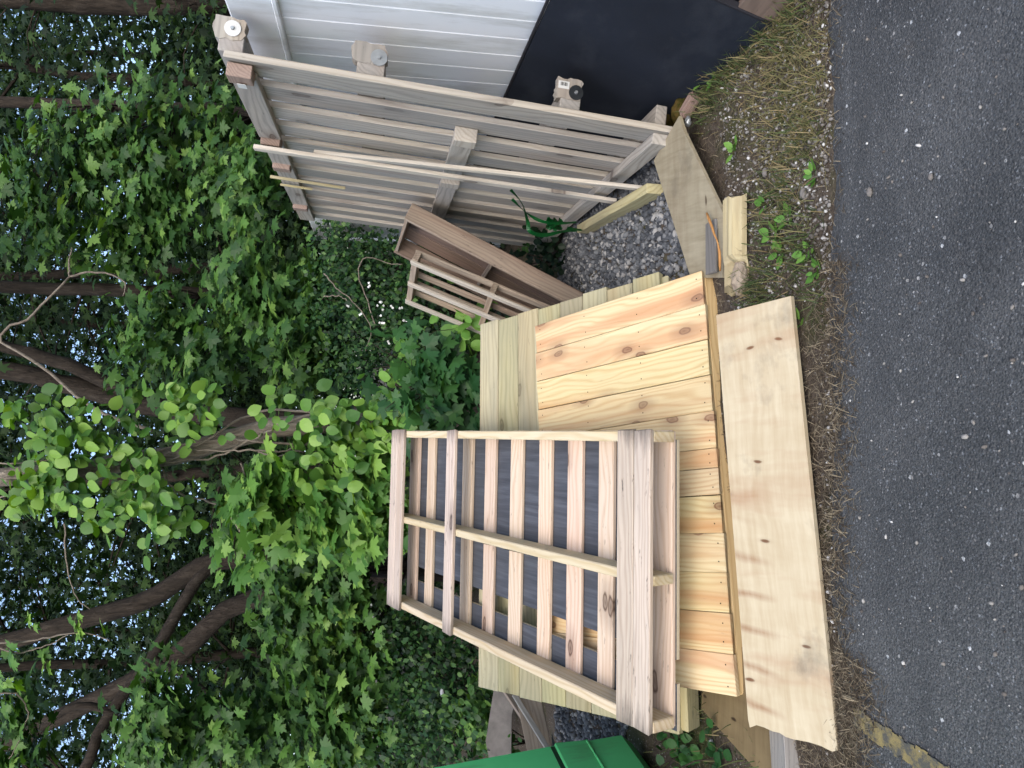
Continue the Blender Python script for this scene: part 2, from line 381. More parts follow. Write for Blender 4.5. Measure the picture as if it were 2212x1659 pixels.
def laminate():
    mt, n, l, b = new_mat('grey_laminate')
    p = n.new('ShaderNodeTexCoord').outputs['Object']
    g = noise(n, l, mapping(n, l, p, (60, 3, 10)), 1, 5, .65); g2 = noise(n, l, mapping(n, l, p, (14, 1.2, 3)), 1, 4, .6)
    rp = ramp(n, [(.3, S(56, 58, 64)), (.5, S(80, 83, 90)), (.72, S(108, 112, 120))])
    l.new(math_(n, l, 'ADD', math_(n, l, 'MULTIPLY', g, .6), math_(n, l, 'MULTIPLY', g2, .4)), rp.inputs[0])
    l.new(rp.outputs[0], b.inputs['Base Color']); b.inputs['Roughness'].default_value = .5; b.inputs['Specular IOR Level'].default_value = .3
    bump(n, l, b, g, .15, .001)
    return mt
M_LAM = laminate()

def asphalt():
    mt, n, l, b = new_mat('asphalt')
    p = n.new('ShaderNodeTexCoord').outputs['Object']
    big = noise(n, l, p, 2.2, 5, .6)
    base = ramp(n, [(.3, S(76, 79, 81)), (.7, S(106, 107, 107))]); l.new(big, base.inputs[0])
    fine = noise(n, l, p, 150, 4, .75)
    col = mixc(n, l, base.outputs[0], S(30, 33, 37), math_(n, l, 'MULTIPLY', math_(n, l, 'SUBTRACT', fine, .43), 3.0, clamp=True))
    wq = n.new('ShaderNodeTexNoise'); wq.inputs['Scale'].default_value = 240; l.new(p, wq.inputs['Vector'])
    ws_ = n.new('ShaderNodeVectorMath'); ws_.operation = 'SCALE'; ws_.inputs['Scale'].default_value = .006; l.new(wq.outputs['Color'], ws_.inputs[0])
    wa = n.new('ShaderNodeVectorMath'); wa.operation = 'ADD'; l.new(p, wa.inputs[0]); l.new(ws_.outputs[0], wa.inputs[1])
    for sc_, thr, amt, tone, rad in ((130, .13, .85, S(158, 162, 166), .36), (62, .035, .95, S(214, 216, 216), .3), (210, .3, .6, S(126, 132, 138), .45)):
        vo = n.new('ShaderNodeTexVoronoi'); vo.inputs['Scale'].default_value = sc_; l.new(wa.outputs[0], vo.inputs['Vector'])
        sp = n.new('ShaderNodeSeparateColor'); l.new(vo.outputs['Color'], sp.inputs[0])
        mk = math_(n, l, 'MULTIPLY', math_(n, l, 'LESS_THAN', sp.outputs[0], thr), math_(n, l, 'LESS_THAN', vo.outputs['Distance'], rad))
        tn = mixc(n, l, tone, S(120, 112, 104), math_(n, l, 'MULTIPLY', sp.outputs[1], .8))
        col = mixc(n, l, col, tn, math_(n, l, 'MULTIPLY', mk, amt))
    wr = ramp(n, [(.42, (0, 0, 0)), (.6, (1, 1, 1))]); l.new(noise(n, l, mapping(n, l, p, (.9, 2.6, 1), (4, 2, 0)), 1.3, 6, .65, .6), wr.inputs[0])
    col = mixc(n, l, col, S(60, 62, 64), math_(n, l, 'MULTIPLY', wr.outputs[0], .35))
    ce = n.new('ShaderNodeTexVoronoi'); ce.feature = 'DISTANCE_TO_EDGE'; ce.inputs['Scale'].default_value = 1.9
    cw = n.new('ShaderNodeTexNoise'); cw.inputs['Scale'].default_value = 7; cw.inputs['Detail'].default_value = 6; l.new(p, cw.inputs['Vector'])
    cs_ = n.new('ShaderNodeVectorMath'); cs_.operation = 'SCALE'; cs_.inputs['Scale'].default_value = .35; l.new(cw.outputs['Color'], cs_.inputs[0])
    ca = n.new('ShaderNodeVectorMath'); ca.operation = 'ADD'; l.new(p, ca.inputs[0]); l.new(cs_.outputs[0], ca.inputs[1]); l.new(ca.outputs[0], ce.inputs['Vector'])
    ck = math_(n, l, 'MULTIPLY', math_(n, l, 'LESS_THAN', ce.outputs['Distance'], .004), wr.outputs[0])
    col = mixc(n, l, col, S(22, 23, 25), math_(n, l, 'MULTIPLY', ck, .35))
    # brown dust where needles and soil have been trodden in
    st = noise(n, l, p, 3.1, 6, .65)
    sr = ramp(n, [(.6, (0, 0, 0)), (.75, (1, 1, 1))]); l.new(st, sr.inputs[0])
    col = mixc(n, l, col, S(98, 86, 72), math_(n, l, 'MULTIPLY', sr.outputs[0], .45))
    l.new(col, b.inputs['Base Color']); b.inputs['Roughness'].default_value = .82; b.inputs['Specular IOR Level'].default_value = .25
    vb = n.new('ShaderNodeTexVoronoi'); vb.inputs['Scale'].default_value = 170; l.new(p, vb.inputs['Vector'])
    bump(n, l, b, math_(n, l, 'ADD', math_(n, l, 'MULTIPLY', vb.outputs['Distance'], -1.0), fine), .8, .004)
    return mt
M_ASPHALT = asphalt()

def dirt():
    mt, n, l, b = new_mat('needle_dirt')
    p = n.new('ShaderNodeTexCoord').outputs['Object']
    a = noise(n, l, p, 1.7, 6, .6); f1 = noise(n, l, p, 55, 5, .7)
    rp = ramp(n, [(.3, S(60, 54, 48)), (.5, S(92, 82, 72)), (.7, S(124, 114, 100))]); l.new(math_(n, l, 'ADD', math_(n, l, 'MULTIPLY', f1, .7), math_(n, l, 'MULTIPLY', a, .3)), rp.inputs[0])
    ms = noise(n, l, p, 3.0, 5, .6); mr = ramp(n, [(.5, (0, 0, 0)), (.62, (1, 1, 1))]); l.new(ms, mr.inputs[0])
    col = mixc(n, l, rp.outputs[0], S(74, 80, 40), math_(n, l, 'MULTIPLY', mr.outputs[0], .6))
    for sc_, thr, tone in ((90, .06, S(176, 172, 164)), (150, .12, S(130, 124, 116))):
        vo = n.new('ShaderNodeTexVoronoi'); vo.inputs['Scale'].default_value = sc_; l.new(p, vo.inputs['Vector'])
        sp = n.new('ShaderNodeSeparateColor'); l.new(vo.outputs['Color'], sp.inputs[0])
        mk = math_(n, l, 'MULTIPLY', math_(n, l, 'LESS_THAN', sp.outputs[0], thr), math_(n, l, 'LESS_THAN', vo.outputs['Distance'], .35))
        col = mixc(n, l, col, tone, mk)
    l.new(col, b.inputs['Base Color']); b.inputs['Roughness'].default_value = .95; b.inputs['Specular IOR Level'].default_value = .1
    bump(n, l, b, f1, .9, .012)
    return mt
M_DIRT = dirt()

def tint_mat(name, pts, rough=.8, spec=.2, bstr=0.0, bscale=40, trans=0.0, tcol=None, objvar=.0):
    """colour picked by the per-copy tint (joined copies) or by the object's own random number (single ones)"""
    mt, n, l, b = new_mat(name)
    at = n.new('ShaderNodeAttribute'); at.attribute_name = 'tint'
    oi = n.new('ShaderNodeObjectInfo').outputs['Random']
    f = math_(n, l, 'FRACT', math_(n, l, 'ADD', at.outputs['Fac'], math_(n, l, 'MULTIPLY', oi, objvar))) if objvar else at.outputs['Fac']
    rp = ramp(n, pts); l.new(f, rp.inputs[0])
    l.new(rp.outputs[0], b.inputs['Base Color'])
    b.inputs['Roughness'].default_value = rough; b.inputs['Specular IOR Level'].default_value = spec
    if bstr:
        bump(n, l, b, noise(n, l, n.new('ShaderNodeTexCoord').outputs['Object'], bscale, 4, .6), bstr, .004)
    if trans:
        tr = n.new('ShaderNodeBsdfTranslucent'); mx = n.new('ShaderNodeMixShader'); mx.inputs[0].default_value = trans
        hs = n.new('ShaderNodeHueSaturation'); hs.inputs['Value'].default_value = 1.4; hs.inputs['Hue'].default_value = .485; hs.inputs['Saturation'].default_value = 1.15
        l.new(rp.outputs[0], hs.inputs['Color']); l.new(hs.outputs[0], tr.inputs['Color'])
        l.new(b.outputs[0], mx.inputs[1]); l.new(tr.outputs[0], mx.inputs[2])
        l.new(mx.outputs[0], n['Material Output'].inputs['Surface'])
    return mt
M_LEAF_VINE = tint_mat('vine_leaf', [(0, S(70, 116, 46)), (.5, S(102, 148, 58)), (1, S(146, 186, 82))], .45, .35, trans=.3, objvar=1)
M_LEAF_YOUNG = tint_mat('young_maple_leaf', [(0, S(68, 114, 50)), (.5, S(98, 146, 62)), (1, S(144, 184, 84))], .5, .3, trans=.3, objvar=1)
M_LEAF_MAPLE = tint_mat('maple_leaf', [(0, S(44, 78, 36)), (.5, S(72, 112, 48)), (.85, S(98, 140, 62)), (1, S(134, 170, 82))], .5, .3, trans=.25, objvar=1)
M_LEAF_SPROUT = tint_mat('maple_sprout_leaf', [(0, S(38, 80, 40)), (.5, S(52, 96, 48)), (1, S(72, 120, 58))], .5, .3, trans=.25, objvar=1)
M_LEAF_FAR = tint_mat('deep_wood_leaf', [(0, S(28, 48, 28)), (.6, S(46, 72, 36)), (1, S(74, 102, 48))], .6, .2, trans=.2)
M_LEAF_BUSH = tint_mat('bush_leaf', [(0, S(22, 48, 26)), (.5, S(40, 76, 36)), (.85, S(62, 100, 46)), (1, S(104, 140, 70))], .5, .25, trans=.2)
M_LEAF_WEED = tint_mat('weed_leaf', [(0, S(84, 130, 52)), (.5, S(106, 156, 66)), (1, S(136, 180, 84))], .5, .3, trans=.25, objvar=1)
M_GRASS = tint_mat('grass_blade', [(0, S(62, 76, 42)), (.5, S(82, 100, 56)), (.8, S(120, 118, 76)), (1, S(160, 142, 104))], .6, .2, trans=.15)
M_NEEDLE = tint_mat('dead_needle', [(0, S(70, 60, 50)), (.6, S(104, 92, 76)), (1, S(168, 154, 128))], .8, .1)
M_GRAVEL = tint_mat('gravel_stone', [(0, S(62, 65, 70)), (.4, S(92, 95, 99)), (.8, S(126, 128, 130)), (1, S(172, 170, 166))], .85, .2, .4, 80)
M_PEBBLE = tint_mat('pebble', [(0, S(84, 78, 74)), (.5, S(126, 120, 114)), (.85, S(168, 164, 158)), (1, S(226, 224, 220))], .8, .2, .2, 80)

def bark(name, a_, b_, c_):
    mt, n, l, b = new_mat(name)
    p = n.new('ShaderNodeTexCoord').outputs['Object']
    v = noise(n, l, mapping(n, l, p, (26, 26, 6)), 1, 6, .7, .6); g = noise(n, l, p, 2.5, 4, .6)
    rp = ramp(n, [(.32, a_), (.52, b_), (.72, c_)]); l.new(math_(n, l, 'ADD', math_(n, l, 'MULTIPLY', v, .75), math_(n, l, 'MULTIPLY', g, .25)), rp.inputs[0])
    l.new(rp.outputs[0], b.inputs['Base Color']); b.inputs['Roughness'].default_value = .9; b.inputs['Specular IOR Level'].default_value = .1
    bump(n, l, b, v, 1.0, .035)
    return mt
M_BARK = bark('grey_brown_bark', S(96, 86, 76), S(152, 140, 126), S(196, 184, 168))
M_BARK_DK = bark('dark_brown_bark', S(44, 40, 37), S(74, 66, 58), S(100, 91, 82))
M_TWIG = bark('pale_twig', S(120, 108, 96), S(160, 148, 134), S(186, 176, 162))

def paint_yellow():
    mt, n, l, b = new_mat('worn_yellow_paint')
    p = n.new('ShaderNodeTexCoord').outputs['Object']
    a = noise(n, l, p, 26, 6, .7)
    rp = ramp(n, [(.42, S(90, 88, 80)), (.52, S(140, 126, 84)), (.7, S(164, 146, 92))]); l.new(a, rp.inputs[0])
    l.new(rp.outputs[0], b.inputs['Base Color']); b.inputs['Roughness'].default_value = .8
    bump(n, l, b, noise(n, l, p, 200, 4, .7), .6, .003)
    return mt
M_YELLOW = paint_yellow()

# ------------------------------------------------------------------ ground, asphalt, paint
def smst(a, b, x):
    t = min(max((x - a) / (b - a), 0), 1); return t * t * (3 - 2 * t)
def edge_y(x):                                         # where the asphalt stops
    return 1.86 - 0.10 * smst(-.5, -1.0, x) + .012 * math.sin(x * 7.3) + .007 * math.sin(x * 19 + 1)
def soil_z(x, y):
    e = y - edge_y(x)
    b_ = .012 * math.sin(x * 5.1 + y * 3.7) + .008 * math.sin(x * 11.3 - y * 9.1) + .004 * math.sin(x * 31 + y * 27)
    far = .5 * smst(9, 30, y)
    dip = .016 * smst(-1.35, -1.15, x) * (1 - smst(.3, .5, x)) * (1 - smst(.12, .3, e))
    return -0.03 - dip + .034 * smst(-.05, .03, e) + b_ * smst(0, .3, e) * .8 + far
def build_ground():
    xs = sorted(set([-400, -150, -60, -30, -15, -9] + [round(-6 + i * .08, 3) for i in range(151)] + [9, 15, 30, 60, 150, 400]))
    ys = sorted(set([-400, -150, -50, -15, -4, 0, 1.2] + [round(1.5 + i * .06, 3) for i in range(100)] + [8, 9, 10, 12, 15, 20, 30, 45, 80, 150, 400]))
    V = [(x, y, soil_z(x, y)) for y in ys for x in xs]; nx = len(xs)
    F = [(j * nx + i, j * nx + i + 1, (j + 1) * nx + i + 1, (j + 1) * nx + i) for j in range(len(ys) - 1) for i in range(nx - 1)]
    me = bpy.data.meshes.new('ground'); me.from_pydata(V, [], F)
    for p in me.polygons: p.use_smooth = True
    tag(link('ground', me, M_DIRT), 'bare soil strewn with needles, moss and small stones', kind='structure')
build_ground()
def build_asphalt():
    q = random.Random(3)
    xs = [-300, -60, -12] + [-6 + i * .03 for i in range(401)] + [12, 60, 300]
    V, F = [], []
    for x in xs:
        e = edge_y(x) + (q.uniform(-.008, .008) if abs(x) < 6.1 else 0)
        V += [(x, -300, .004), (x, -4, .004), (x, 0.9, .004), (x, e - .05, .006), (x, e, .001), (x, e + .004, -.05)]
    k = 6
    for i in range(len(xs) - 1):
        for j in range(k - 1): F.append((i * k + j, (i + 1) * k + j, (i + 1) * k + j + 1, i * k + j + 1))
    me = bpy.data.meshes.new('asphalt_lot'); me.from_pydata(V, [], F)
    tag(link('asphalt_lot', me, M_ASPHALT), 'dark grey asphalt of the parking lot flecked with pale stones', kind='structure')
build_asphalt()
def paint_strip(name, a, b_, wdt, seed, label):
    q = random.Random(seed); a, b_ = Vector(a), Vector(b_); d = (b_ - a); L = d.length; d.normalize(); s_ = Vector((-d.y, d.x, 0))
    bm = bmesh.new(); g = .005; nu, nv = int(L / g), int(wdt / g)
    from mathutils import noise as mn
    grid = {}
    def vert(i, j):
        if (i, j) not in grid:
            p = a + d * ((i + q.uniform(-.3, .3)) * g) + s_ * ((j - nv / 2 + q.uniform(-.3, .3)) * g); grid[(i, j)] = bm.verts.new(p)
        return grid[(i, j)]
    for i in range(nu):
        for j in range(nv):
            e = 1 - abs((j + .5) / nv * 2 - 1)
            val = mn.noise(Vector((i * .09, j * .09, seed))) + .6 * mn.noise(Vector((i * .3, j * .3, seed + 3)))
            if val + min(e * 2.0, .6) + min(i * .03, .2) > .42: bm.faces.new((vert(i, j), vert(i + 1, j), vert(i + 1, j + 1), vert(i, j + 1)))
    o = from_bm(name, bm, M_YELLOW); tag(o, label, kind='structure')
paint_strip('yellow_line', on_ground(1843, 1548, .0105), on_ground(2075, 1700, .0105), .062, 4, 'worn yellow parking line flaking off the asphalt')

# ------------------------------------------------------------------ white fence
fence_X = 1.42
f = thing('vinyl_fence', 'white vinyl privacy fence with vertical boards and a top rail', 'fence', T(fence_X, 2.0, 0))
FL = 5.2
for i in range(int(FL / .152)):
    board('fence_board', f, 1.64, .1485, .022, M_VINYL, T(.011, .076 + i * .152, .84) @ RY(R(-90)) @ RX(0) @ Matrix.Identity(4), .004, jit=False)
board('top_rail', f, FL, .05, .17, M_VINYL, T(.011, FL / 2, 1.745) @ RZ(R(90)), .006, jit=False)
board('top_rail_lip', f, FL, .062, .022, M_VINYL, T(.011, FL / 2, 1.652) @ RZ(R(90)), .005, jit=False)
board('fence_post', f, 1.83, .127, .127, M_VINYL, T(.05, FL + .07, .915) @ RY(R(-90)), .006, jit=False)

# ------------------------------------------------------------------ black sheets leaning on the fence
def lean_sheet(name, label, y0, y1, xb, ztop, xt, th, mat, cat, zb=0.0):
    ax = Vector((0, 1, 0)); upv = Vector((xt - xb, 0, ztop - zb)); h_ = upv.length
    t = thing(name, label, cat, frame((xb, y0, zb), ax, upv))
    pts = [(0, 0), (y1 - y0, 0), (y1 - y0, h_ * .99), (0, h_)]
    from_bm('sheet', prism([(p[0], p[1]) for p in pts], th), mat, t, T(0, 0, 0))
    board('edge_strip', t, h_ - .004, .012, th + .004, M_BLACK_EDGE, T(-.0055, h_ / 2, -th / 2) @ RZ(R(90)), .002, jit=False)
    board('top_edge', t, y1 - y0 - .01, .01, th + .004, M_BLACK_EDGE, T((y1 - y0) / 2, h_ + .001, -th / 2) @ RZ(R(-.35)), .002, jit=False)
    return t
lean_sheet('black_sheet', 'large matt black sheet leaning against the white fence behind the tall pallet', 2.16, 5.0, 1.19, .665, 1.395, .02, M_BLACK, 'sheet')
lean_sheet('black_sheet', 'shorter black sheet behind the large one at the picture edge', 1.98, 3.4, 1.27, .53, 1.408, .012, M_BLACK, 'sheet')
b_ = thing('brown_plank', 'dark brown plank standing on edge beside the black sheets', 'plank', frame(on_ground(1683, 38), (0.12, -1, 0), (.3, 0, 1)))
board('plank_body', b_, .9, .14, .03, M_OLD_DARK, T(.42, .07, 0))

# ------------------------------------------------------------------ tall weathered pallet
MT = frame((1.0399, 5.3985, .0349), (-.0025, -.9999, .0122), (.0996, .0119, .995))
tp = thing('tall_pallet', 'tall grey weathered pallet of long vertical boards leaning on the white fence', 'pallet', MT)
TW, TL = 2.584, 1.777
nb = 12; pitch = (TW - .11) / (nb - 1)
for i in range(nb):
    x = TW - .055 - i * pitch
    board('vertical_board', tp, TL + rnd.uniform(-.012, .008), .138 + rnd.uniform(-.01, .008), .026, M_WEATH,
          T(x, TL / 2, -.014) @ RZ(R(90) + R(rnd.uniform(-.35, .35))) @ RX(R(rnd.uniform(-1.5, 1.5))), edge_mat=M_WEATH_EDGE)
def cross(y, segs, hgt, th, z0, mat):
    for (a, b2, m_) in segs:
        board('cross_board', tp, b2 - a, hgt, th, m_, T((a + b2) / 2, y, z0 + th / 2 + .001))
# front cross members: boards with block ends between them
cross(1.725, [(1.80, 2.50, M_WEATH), (.02, 1.70, M_WEATH)], .1, .03, .0, M_WEATH)
for x in (2.535, 1.75, 1.36, .45):
    board('block', tp, .07, .09, .05, M_REDBLOCK, T(x, 1.727, .031))
cross(.835, [(1.62, 2.20, M_WEATH), (.05, 1.50, M_WEATH)], .095, .032, .0, M_WEATH)
for x in (2.245, 1.56):
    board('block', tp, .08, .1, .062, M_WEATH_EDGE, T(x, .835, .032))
cross(.055, [(.02, TW - .01, M_WEATH)], .07, .045, .0, M_WEATH)
# back beams whose ends stick out behind the near edge
ends = [(1.765, .11), (1.25, .13), (.45, .105), (.06, .06)]
for k, (y, hg) in enumerate(ends):
    board('back_beam', tp, TW - .03, hg * .8, .088, M_WEATH, T(TW / 2 - .0, y, -.03 - .046))
def split_block(y, hg, zc, x, seed):
    q = random.Random(seed); pts = []
    for i in range(26):
        a = 2 * math.pi * i / 26; c_, s_ = math.cos(a), math.sin(a)
        r_ = min(.5 / max(abs(c_), 1e-3), .5 / max(abs(s_), 1e-3))
        r_ = min(r_, .66) * q.uniform(.86, 1.06)
        pts.append((c_ * r_ * .085, s_ * r_ * hg))
    bm = prism(pts, .05)
    o = from_bm('split_block', bm, M_WEATH, tp, T(x, y, zc) @ RY(R(90)))
    return o
for k, (y, hg) in enumerate(ends[:3]):
    split_block(y + .01, hg * 1.05, -.118, TW - .01, 20 + k)
def washer(x, y, z, r, m_):
    bm = bmesh.new(); bmesh.ops.create_cone(bm, cap_ends=True, segments=20, radius1=r, radius2=r, depth=.004)
    o = from_bm('washer', bm, m_, tp, T(x, y, z) @ RY(R(90)))
    bm = bmesh.new(); bmesh.ops.create_cone(bm, cap_ends=True, segments=6, radius1=r * .28, radius2=r * .22, depth=.008)
    from_bm('bolt_head', bm, M_WASHER, o, T(0, 0, .005))
washer(TW + -.0075, 1.763, -.118, .03, M_WHITEPAPER); washer(TW - .0075, 1.222, -.106, .032, M_WASHER); washer(TW - .0075, .432, -.106, .03, M_WASHER_DK)
board('sticker', tp, .04, .032, .0015, M_WHITEPAPER, T(2.5, 1.725, .0625), 0, False)
lab = board('sticker', tp, .045, .03, .0015, M_WHITEPAPER, T(TW - .009, .485, -.130) @ RY(R(90)) @ RZ(R(90)), 0, False)
for i in range(7):
    board('barcode_bar', lab, .0012 + .001 * (i % 3), .014, .0006, M_INK, T(-.014 + i * .0045, -.003, .0012), 0, False)

# loose slats and splinters leaning against the tall pallet
def stick(name, label, a, b2, wd, th, mat, facing, cat, group=None):
    a, b2 = Vector(a), Vector(b2); d = b2 - a
    t = tag(link(name, box_mesh(d.length, wd, th, mat, .002, rnd.randint(1, 4)), None, None, frame((a + b2) / 2, d, facing)), label, cat, group)
    return t
inv = MT
def tw_(x, y, z): return MT @ Vector((x, y, z))
stick('slat', 'long pale slat leaning upright on the tall pallet from its top beam', tw_(1.784, -.02, .075), tw_(1.78, 1.80, .078), .05, .019, M_SLAT, MT.to_3x3() @ Vector((1, 0, 0)), 'slat')
stick('slat', 'second pale slat crossing behind the first and standing by the grey plywood', tw_(2.19, -.02, .115), tw_(1.77, 1.52, .055), .035, .018, M_SLAT, MT.to_3x3() @ Vector((1, 0, 0)), 'slat')
stick('splinter', 'yellow split stick caught on the far top beam of the tall pallet', tw_(1.25, 1.80, .07), tw_(1.20, 1.40, .062), .014, .012, M_LOG, (1, 0, 0), 'stick')
stick('splinter', 'short pointed yellow splinter beside the far top beam', tw_(1.02, 1.78, .05), tw_(1.0, 1.60, .045), .014, .012, M_LOG, (1, 0, 0), 'stick')

# ------------------------------------------------------------------ treated deck section
MD = frame((-1.367, 2.6445, .1212), (.9827, .1822, -.033), (-.1336, .8212, .5548))
td = thing('treated_deck_section', 'greenish treated deck section with horizontal boards lying tilted under the pine panel', 'deck section', MD)
DW, DL = 1.885, 1.176
for i in range(8):
    board('deck_board', td, DW + rnd.uniform(-.008, .008), .1425, .03, M_TREAT, T(DW / 2 + rnd.uniform(-.005, .005), DL * (i + .5) / 8, -.015) @ RX(R(rnd.uniform(-.4, .4))))
for x in (.06, DW / 2, DW - .06):
    board('joist', td, DL, .04, .088, M_TREAT, T(x, DL / 2, -.0745) @ RZ(R(90)))
board('end_joist', td, DW - .02, .04, .085, M_TREAT, T(DW / 2, -.012, -.062))

# ------------------------------------------------------------------ pine panel
MP = frame((-1.0744, 2.2896, .071), (.9797, .2001, -.0134), (-.1665, .8489, .5017))
pn = thing('pine_panel', 'fresh yellow pine panel of knotty boards with a front rail, lying tilted', 'panel', MP)
PW, PL = 1.546, .946
ws = [1, 1, 1, 1, 1, .52, .72, 1, 1, 1, 1, 1]; unit = PW / sum(ws); x = PW; nails = []
for i, k in enumerate(ws):
    wd = k * unit
    board('pine_board', pn, PL + rnd.uniform(-.003, .003), wd - .0022, .02, M_PINE, T(x - wd / 2, PL / 2, -.010) @ RZ(R(90)), .0018)
    for yy in (.028, PL * .34, PL * .66, PL - .03):
        for xx in (.25, .75): nails.append((x - wd * xx + rnd.uniform(-.006, .006), yy + rnd.uniform(-.006, .006)))
    x -= wd
for y in (PL * .5, PL - .04):
    board('rail', pn, PW - .004, .07, .03, M_PINE_EDGE, T(PW / 2, y, -.0365), .004)
board('front_rail', pn, PW - .004, .036, .084, M_PINE_EDGE, T(PW / 2, .006, -.020) @ RX(R(-24)) @ T(0, .0165, -.044), .008)
board('top_strip', pn, PW - .01, .012, .05, M_TREAT, T(PW / 2, PL + .0075, -.03), .002)
fr_rail = [o for o in pn.children if o.name.startswith('front_rail')][0]
def print_on(text, size, M_, mat, parent, name):
    cu = bpy.data.curves.new(name, 'FONT'); cu.body = text; cu.size = size; cu.extrude = .0004; cu.align_x = 'CENTER'; cu.align_y = 'CENTER'
    tmp = bpy.data.objects.new('tmp_text', cu); COL.objects.link(tmp); bpy.context.view_layer.update()
    me = bpy.data.meshes.new_from_object(tmp.evaluated_get(bpy.context.evaluated_depsgraph_get()))
    bpy.data.objects.remove(tmp); me.materials.clear()
    return link(name, me, mat, parent, M_)
M_STAMP = plain('faded_brown_stamp', S(150, 104, 66), .8, .1, .2)
print_on('1420/8680', .017, T(.02, -.0185, -.024) @ RX(R(90)), M_INK, fr_rail, 'printed_number')
print_on('S O', .02, T(-.595, -.0185, .004) @ RX(R(90)), M_STAMP, fr_rail, 'grade_stamp')
for (dx, dz, w_, h_) in ((-.66, .02, .07, .002), (-.66, -.022, .07, .002), (-.694, 0, .002, .042), (-.66, 0, .002, .042), (-.628, 0, .002, .042), (-.678, .004, .016, .003), (-.678, -.008, .016, .003), (-.645, .006, .016, .003)):
    board('grade_stamp', fr_rail, w_, .0008, h_, M_STAMP, T(dx, -.0185, dz), 0, False)
tv = [(math.cos(a) * .0028, math.sin(a) * .0028, 0) for a in np.linspace(0, 2 * math.pi, 7)[:-1]]
NT = np.array([(a, b2, .0007) for a, b2 in nails]); Ms = np.repeat(np.eye(3)[None], len(NT), 0)
scatter_mesh('nail_heads', tv, [tuple(range(6))], Ms, NT, np.zeros(len(NT)), M_INK, pn, kind='stuff')

# ------------------------------------------------------------------ grey laminate boards under the pallet, and the pallet
ML = frame((-1.1766, 2.2843, .3859), (.9969, .0717, -.0321), (-.0546, .9256, .3744))
def lam(label, x0, x1, y0, y1, z):
    t = thing('laminate_board', label, 'board', ML @ T(x0, y0, z))
    wd, ln = x1 - x0, y1 - y0
    board('core', t, wd, ln, .014, M_PARTICLE, T(wd / 2, ln / 2, -.009), .0008, False)
    board('face', t, wd - .001, ln - .001, .002, M_LAM, T(wd / 2, ln / 2, -.001), 0, False)
lam('wide grey wood-grain laminate board lying under the front pallet', .222, .99, .014, 2.12, -.138)
lam('narrow grey laminate strip under the left stringer of the front pallet', -.019, .141, .012, 2.13, -.138)
lp = thing('front_pallet', 'large pinkish open pallet lying tilted on top of the pine panel', 'pallet', ML)
LW, LL = 1.02, 2.223
for (y0, y1, mt) in ((2.06, 2.235, 0), (1.414, 1.505, 1), (.089, .172, 1), (.003, .086, 1)):
    if mt == 0:
        for (a, b2) in ((2.038, 2.121), (2.124, 2.212)):
            board('top_board', lp, LW + .01, b2 - a, .018, M_PALLET_DIRTY, T(LW / 2, (a + b2) / 2, -.009))
    else:
        board('top_board', lp, LW + rnd.uniform(0, .012), y1 - y0, .018, M_PALLET_DIRTY, T(LW / 2, (y0 + y1) / 2, -.009) @ RZ(R(rnd.uniform(-.2, .2))))
for x in (.02, .505, 1.0):
    board('stringer', lp, LL - .01, .038, .1, M_PALLET_WHITE, T(x, LL / 2, -.0685) @ RZ(R(90)), .004)
for (y1, y0) in ((2.195, 2.077), (1.96, 1.869), (1.541, 1.442), (1.309, 1.213), (1.072, .973), (.836, .746), (.625, .528), (.42, .332), (.117, .017)):
    board('bottom_board', lp, LW, y1 - y0, .018, M_PALLET, T(LW / 2, (y0 + y1) / 2, -.128))

for (yy, ln) in ((1.10, .16), (.86, .24)):
    bm = bmesh.new(); q = random.Random(int(ln * 100)); vs_ = []
    for i in range(18):
        a = 2 * math.pi * i / 18; vs_.append(bm.verts.new((0, math.cos(a) * ln / 2 * q.uniform(.9, 1.05), math.sin(a) * .017 * q.uniform(.7, 1.1))))
    bm.faces.new(vs_); bmesh.ops.solidify(bm, geom=list(bm.faces), thickness=.003)
    from_bm('bark_wane', bm, M_BARK_DK, lp, T(.4845, yy, -.037) @ RX(R(4)))
# ------------------------------------------------------------------ plywood sheets
MS = frame((-1.0467, 1.8409, -.0037), (.9916, .1262, .0296), (-.128, .9181, .3751))
pts = [(0, 0), (1.33, 0), (1.33, .312), (-.0, .330)]
q = random.Random(8)
left = [(q.uniform(-.004, .004) + .006 * math.sin(i * .9), .298 - i * .025 + q.uniform(-.007, .007)) for i in range(1, 12)]
pts = [(.004, 0), (1.328, .002), (1.33, .296), (.012, .311), (-.012, .307)] + left
tag(from_bm('plywood_sheet', prism(pts, .016), M_PLY, None, MS @ T(0, 0, .003)), 'long pale plywood sheet lying at the asphalt edge in front of the pine panel', 'plywood')
# darker sheet under the stack, sticking out to the lower left
A, B, Cc = on_ground(1681, 1575, .09), on_ground(1661, 1668, .04), on_ground(1515, 1533, .02)
MDk = frame(on_ground(1681, 1690, .075), (0.05, 1, -.02), (-1, .1, -.06))
pl2 = [on_ground(1681, 1500, .03), on_ground(1683, 1720, .05), on_ground(1515, 1531, .045), on_ground(1500, 1420, .07), on_ground(1560, 1350, .03)]
o0 = pl2[1]; M2 = frame(o0, pl2[0] - o0, pl2[2] - o0); Mi = M2.inverted()
tag(from_bm('plywood_sheet', prism([(v.x, v.y) for v in [Mi @ p for p in (pl2[1], pl2[0], pl2[4], pl2[3], pl2[2])]], .014), M_PLY_DARK, None, M2),
    'dirty brown plywood sheet sticking out under the left end of the stack', 'plywood')
pp0, pp1 = Vector((-1.36, 2.03, .028)), Vector((.12, 2.21, .028))
stick('grey_post', 'weathered grey post lying on the ground beneath the long plywood sheet', pp0, pp1, .085, .056, M_GREYPOST, (0, 1, 0), 'post')
